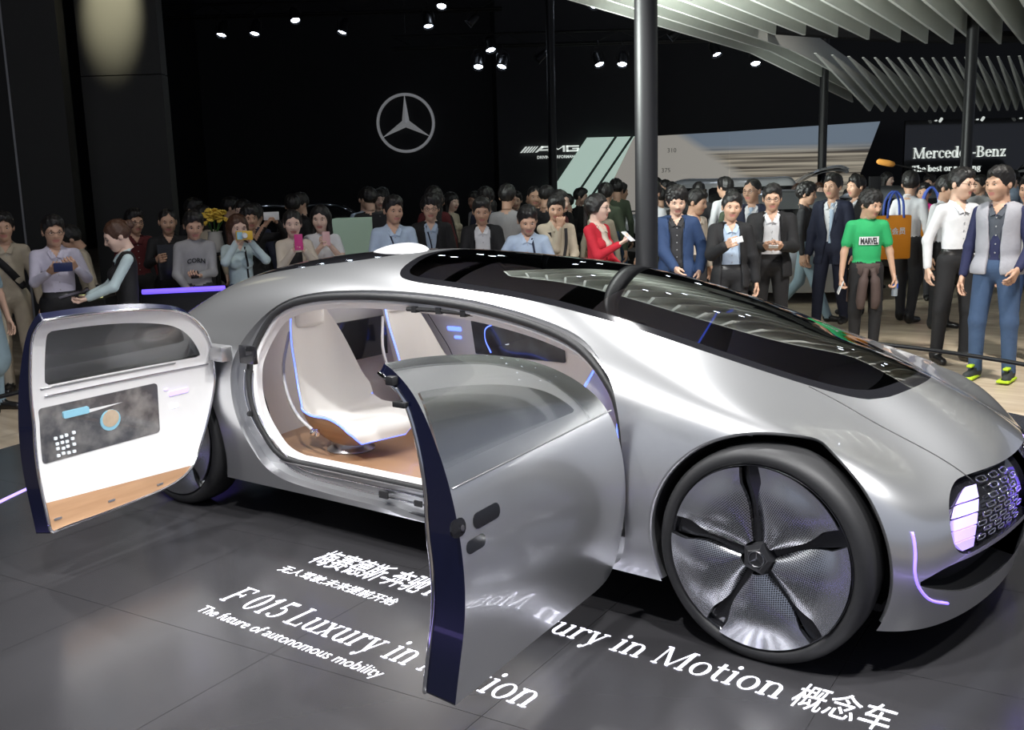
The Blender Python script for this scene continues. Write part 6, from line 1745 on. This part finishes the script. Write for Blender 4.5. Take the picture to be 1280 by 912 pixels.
person(A, .86, 9.95, 1.65, RAD(50), (.3, .05, 0), (-.04, -.29, 1.24), (.08, -.20, 1.02), ('grip', 'relaxed'), top_m=c_red, pants=c_char, inner=c_cream, skin=2, hair='tail', female=True, glasses=True, palm={-1: (.3, 0, 1)}); strip_on(A, [(0, 1.38), (0, 1.25), (0, 1.12)], .09, c_cream, 'cream_top')
held(A, -1, 'phone', 'phone with glowing screen held by the red cardigan woman', 'phone', (.075, .010, .14), ph_white, ph_scr, (0, -.01, .03), (-.9, 0, 0))
# ---- right of the thick column
A = 'man in blue denim jacket over dark shirt beside the thick column'
person(A, 1.62, 9.95, 1.70, RAD(-8), (.1, .28, 0), (-.02, -.26, .96), (.22, -.1, .92), top_m=c_char, pants=c_blk, skin=0, kind='jacket', hair='messy'); jacket(A, c_dkblue, .84, op=((.80, .07), (1.02, .06), (1.25, .065), (1.44, .085)))
A = 'man in white shirt turned right in the second row behind the denim jacket'
person(A, 2.02, 11.2, 1.64, RAD(40), (.3, .2, 0), top_m=c_cream, pants=c_char, skin=1)
A = 'man in black suit without glasses showing a white card'
person(A, 2.10, 9.75, 1.62, RAD(-4), (0, .05, .08), (-.09, -.34, 1.24), 'down', ('grip', 'relaxed'), top_m=c_ltblue, pants=c_blk, skin=1, kind='jacket', belt=True, palm={-1: (.9, 0, .3)}); jacket(A, c_blk, op=((.80, .11), (1.02, .095), (1.25, .085), (1.44, .08)))
held(A, -1, 'card', 'white card in the raised hand of the suited man', 'card', (.10, .006, .055), ph_white, None, (.05, -.01, .02), (0, -.25, 0), bev=.002)
A = 'taller man in black suit, white shirt and glasses next to the man with the card'
person(A, 2.64, 10.35, 1.685, RAD(-12), (.0, .12, 0), (-.08, -.29, 1.12), (.09, -.29, 1.12), ('grip', 'grip'), top_m=c_white, pants=c_blk, skin=1, kind='jacket', belt=True, glasses=True, wide=1.12, palm={-1: (.8, 0, .6), 1: (-.8, 0, .6)}); jacket(A, c_blk, op=((.80, .11), (1.02, .10), (1.25, .085), (1.44, .085)))
held(A, 0, 'card', 'small white card held low by the taller suited man with glasses', 'card', (.09, .006, .05), ph_white, None, (0, -.10, .01), (.9, 0, 0), both=True, bev=.002)
A = 'older man in navy suit and pale blue tie behind the two black suits'
person(A, 2.74, 11.6, 1.74, RAD(-25), (-.3, .05, 0), top_m=c_white, pants=c_navy, skin=1, kind='jacket', hair='thin', glasses=True); jacket(A, c_navy); strip_on(A, [(0, 1.42), (0, 1.2), (.01, 1.02)], .05, c_ltblue, 'tie')
A = 'woman in white sleeveless top standing far back beside another woman'
person(A, 5.45, 19.5, 1.55, RAD(0), (0, .05, 0), kind='tshirt', top_m=c_white, pants=c_char, skin=2, hair='long', hair_m=hair_br, female=True, collar=False)
A = 'woman in grey with short brown hair far back beside the white top woman'
person(A, 6.0, 20.0, 1.55, RAD(10), (0, .05, 0), top_m=c_grey, pants=c_char, skin=2, hair='bob', hair_m=hair_br, female=True, collar=False)
A = 'man in navy suit with pale lanyard striding past behind the green shirt'
person(A, 3.70, 11.8, 1.76, RAD(-38), (-.1, .02, 0), 'down', 'down', top_m=c_white, pants=c_navy, skin=1, kind='jacket', step=.16); jacket(A, c_navy, .74); strip_on(A, [(.03, 1.42), (.03, 1.2), (.02, .98)], .045, c_ltblue, 'lanyard')
A = 'man in dark suit seen in profile behind the striding man'
person(A, 4.34, 12.9, 1.73, RAD(-70), (0, .05, 0), top_m=c_white, pants=c_blk, skin=1, kind='jacket'); jacket(A, c_blk)
A = 'walker in grey blue jeans half hidden behind the striding man'
person(A, 3.62, 12.6, 1.66, RAD(65), (0, .1, 0), top_m=c_char, pants=c_teal, skin=1, step=.34, hair='messy')
A = 'young man in green T-shirt printed MARVEL, brown jacket tied at the waist'
person(A, 3.50, 10.05, 1.60, RAD(-6), (.55, .22, .0), (-.27, -.03, .80), (.29, -.02, .80), ('grip', 'grip'), kind='tshirt', top_m=c_green, pants=c_blk, skin=1, hair='messy', collar=False, wide=1.02)
q = PEOPLE[A]
def chest_print(q, s_, size, z, w_, h_, bg, fg):
    V = []; F = []; n = 8
    for i in range(n + 1):
        x = -w_ / 2 + w_ * i / n
        for zz in (z - h_ / 2, z + h_ / 2): V.append((x, front_y(q, x, zz) - .012, zz))
    F = [[2 * i, 2 * i + 2, 2 * i + 3, 2 * i + 1] for i in range(n)]; k = len(V); V += [(a, b + .012, c) for a, b, c in V]; F += [[k + j for j in f[::-1]] for f in F]
    mk('print_panel', np.array(V) * q['sc'], F, bg, q['root'], False)
    v_, f_, wd = font_text(s_, size, .0035); kx = w_ * .9 / wd
    mk('print_letters', [((a - wd / 2) * kx * q['sc'], (front_y(q, (a - wd / 2) * kx, z) - .015) * q['sc'], (z - size * .36 + b) * q['sc']) for a, b, c in v_], f_, fg, q['root'], False)
chest_print(q, 'MARVEL', .088, 1.225, .20, .085, c_white, c_char)
jw = MB()
jw.lathe([(.148, .86), (.165, .89), (.168, .95), (.155, .985), (.14, .99)], 28); V = np.array(jw.V); V[:, 1] *= .74
mk('waist_jacket', V * q['sc'], jw.F, c_brown, q['root'])
for s in (-1, 1):
    P = spline([(s * .03, -.14, .94), (s * .06, -.15, .80), (s * .075, -.13, .62), (s * .07, -.11, .52)], 12); mk('tied_sleeve', np.array(tube_geo(P, [.03] * 3 + [.05] * 6 + [.045, .04, .035], 10)[0]) * q['sc'], tube_geo(P, .05, 10)[1], c_brown, q['root'])
sk = MB(); sk.lathe([(.165, .93), (.185, .70), (.19, .58), (.18, .575), (.15, .93)], 26); V = np.array(sk.V); V[:, 1] = V[:, 1] * .72 + .03; keep = [f for f in sk.F if np.mean([V[i][1] for i in f]) > .0]
mk('jacket_tail', V * q['sc'], keep, c_brown, q['root'])
held(A, -1, 'phone', 'white phone hanging in the hand of the green shirt man', 'phone', (.012, .07, .14), ph_white, None, (.0, -.01, -.02), (.2, .3, 0))
e = held(A, 1, 'water_bottle', 'clear bottle with blue label in the hand of the green shirt man', 'bottle', (.052, .052, .05), mat('blue_bottle_label', (.03, .1, .5), .3), None, (0, 0, -.02), (.1, 0, 0))
b = MB(); b.lathe([(0, -.10), (.028, -.10), (.03, -.09), (.03, .04), (.012, .08), (.012, .10), (0, .10)], 14); b.build('bottle_body', mat('clear_plastic', (.6, .68, .75), .1, trans=.6), e)
A = 'man in white shirt seen from behind carrying an orange tote bag'
person(A, 4.74, 12.2, 1.76, RAD(130), (.5, .1, 0), 'down', (.20, -.12, .92), top_m=c_white, pants=c_char, skin=1, glasses=True, step=-.08)
orange = mat('orange_tote_fabric', (.85, .30, .015), .6, noise=.06, nscale=5)
def tote(u, v, z, face, lab, txt=True):
    e = empty('tote_bag', H(u, v, z), YAW + face, lab, 'bag')
    b = MB(); b.box((0, 0, .26), (.40, .10, .50), bev=.02); b.build('bag_body', orange, e)
    for y in (-.05, .05):
        P = spline([(-.10, y, .48), (-.08, y, .68), (0, y * .6, .78), (.08, y, .68), (.10, y, .48)], 14); mk('bag_handle', *tube_geo(P, .014, 8), mat('blue_strap', (.06, .12, .5), .6), e)
    if txt:
        v_, f_, wd = font_text('年会员', .085, .002); mk('bag_print', [(a - wd / 2, -.0525, b + .30) for a, b, c in v_], f_, c_white, e, False)
tote(4.42, 11.85, .78, 0.12, 'large orange tote bag with white print and blue handles')
tote(5.16, 12.62, .80, -.2, 'second orange tote bag partly hidden behind the man in white', False)
A = 'person in magenta top far back right of the tote bag man'
person(A, 5.70, 14.2, 1.58, RAD(-30), top_m=c_mag, pants=c_char, skin=1, hair='short', kind='tshirt')
A = 'dark haired person in white shirt half hidden behind the white shirt man'
person(A, 4.90, 11.6, 1.71, RAD(30), (.3, .1, 0), top_m=c_white, pants=c_blk, skin=1)
A = 'slim man with glasses in white shirt and black trousers near the rail'
person(A, 4.16, 9.55, 1.79, RAD(8), (.45, .05, .06), (-.235, .06, .86), (.20, .03, .88), top_m=c_white, pants=c_blk, skin=0, hair='short', glasses=True, belt=True, stance=.14)
A = 'young man in grey waistcoat, jeans and yellow-laced sneakers at right'
lime = cloth('lime', (.45, .65, .02))
person(A, 4.14, 8.7, 1.80, RAD(-40), (-.45, .05, -.05), 'down', (.20, -.17, .93), ('relaxed', 'relaxed'), top_m=c_navy2, pants=c_denim, skin=1, hair='short', inner=c_shirtdk, shoes=cloth('dark_sneaker', (.03, .035, .035)), stance=.13)
jacket(A, c_ash, .88, 1.43, .020, ((.88, .055), (1.1, .04), (1.42, .065)), sleeves=False, name='waistcoat'); strip_on(A, [(0, 1.40), (0, 1.2), (0, 1.0), (0, .96)], .15, c_shirtdk, 'shirt_front', .016)
q = PEOPLE[A]
for s in (-1, 1):
    b = MB(); b.box((s * .14, -.06, .024), (.10, .26, .022), bev=.01); mk('shoe_sole', np.array(b.V) * q['sc'], b.F, lime, q['root'])
    b = MB(); b.box((s * .14, -.07, .115), (.045, .09, .02), bev=.008); mk('shoe_laces', np.array(b.V) * q['sc'], b.F, lime, q['root'])
A = 'person in grey cut by the right picture edge'
person(A, 4.82, 9.55, 1.72, RAD(-30), (-.3, .05, 0), top_m=c_grey, pants=c_dkblue, skin=1)
# ---- background crowd: low-detail visitors
random.seed(11)
PROTO = []
spec = [dict(top_m=c_blk, pants=c_blk, hair='short', skin=0), dict(top_m=c_white, pants=c_char, hair='short', skin=1), dict(top_m=c_navy, pants=c_blk, hair='messy', skin=0), dict(top_m=c_grey, pants=c_denim, hair='short', skin=1), dict(top_m=c_beige, pants=c_char, hair='bob', skin=2, female=True), dict(top_m=c_olive, pants=c_denim, hair='short', skin=1), dict(top_m=c_ltblue, pants=c_char, hair='flat', skin=0), dict(top_m=c_maroon, pants=c_blk, hair='long', skin=2, female=True), dict(top_m=c_char, pants=c_char, hair='thin', skin=1), dict(top_m=c_lav, pants=c_char, hair='tail', skin=2, female=True)]
names = ['black', 'white', 'navy', 'grey', 'beige', 'olive', 'light blue', 'maroon', 'charcoal', 'lavender']
zones = [(-4.1, -2.6, 12.2, 13.5, 10, 'behind the left front row'), (-1.9, .7, 12.0, 15.5, 24, 'left of the thin column'), (.7, 2.4, 12.2, 16.5, 20, 'before the light stripes'), (2.4, 5.2, 13.6, 19.0, 22, 'before the picture wall'), (5.0, 11.5, 13.6, 22.0, 34, 'before the brand sign')]
taken = []; CROWD = []
first = {}
for (u0, u1, v0, v1, n, where) in zones:
    made = 0; tries = 0
    while made < n and tries < 800:
        tries += 1
        v = random.uniform(v0, v1); u = random.uniform(u0, u1) * (v / ((v0 + v1) / 2)) ** .6
        if any(abs(u - a) < .60 and abs(v - b) < .55 for a, b in taken): continue
        if any(abs(u - a) < .5 and abs(v - b) < .5 for a, b in ((.93, 21), (6.35, 21), (7.05, 16))): continue
        if any(abs(u - a) < .8 and abs(v - b) < .8 for a, b in ((5.45, 19.5), (6.0, 20.0), (5.7, 14.2), (4.34, 12.9), (3.62, 12.6), (4.74, 12.2))): continue
        if any(x0 < u < x1 and y0 < v < y1 for x0, x1, y0, y1 in CARS_KEEP): continue
        taken.append((u, v)); k = random.choice([0, 0, 0, 0, 8, 8, 2, 2, 2, 5, 5, 7, 3, 1, 4, 6, 9]); top = random.uniform(1.55, 1.76)
        fc = random.choice([RAD(170), RAD(150), RAD(-160), RAD(90), RAD(-90), RAD(-60), RAD(60), RAD(20), RAD(-20), RAD(0)])
        sh_ = 'facing us' if abs(fc) < 1.2 else ('turned sideways' if abs(fc) < 2 else 'turned away')
        lab = 'visitor in %s %s, %s' % (names[k], sh_, where)
        if k not in first:
            first[k] = person(lab, u, v, 1.70, fc, (random.uniform(-.3, .3), .1, 0), lod=1, collar=False, group='dim crowd', **spec[k])
            r = first[k]; r.scale = (top / 1.70,) * 3
        else:
            src = first[k]; r = src.copy(); COL.objects.link(r); r.location = H(u, v); r.rotation_euler = (0, 0, YAW + fc); r.scale = (top / 1.70,) * 3; tag(r, lab, 'person', 'dim crowd')
            for ch in src.children:
                c = ch.copy(); COL.objects.link(c); c.parent = r
        CROWD.append((lab, u / v, r)); made += 1

ORD = ['leftmost', 'second from left', 'third from left', 'fourth from left', 'fifth from left', 'sixth from left']
by = {}
for lab, s_, r in CROWD: by.setdefault(lab, []).append((s_, r))
for lab, L in by.items():
    if len(L) > 1:
        for i, (s_, r) in enumerate(sorted(L, key=lambda t: t[0])):
            r['label'] = lab + ', ' + (('left one of two', 'right one of two')[i] if len(L) == 2 else ORD[min(i, 5)])
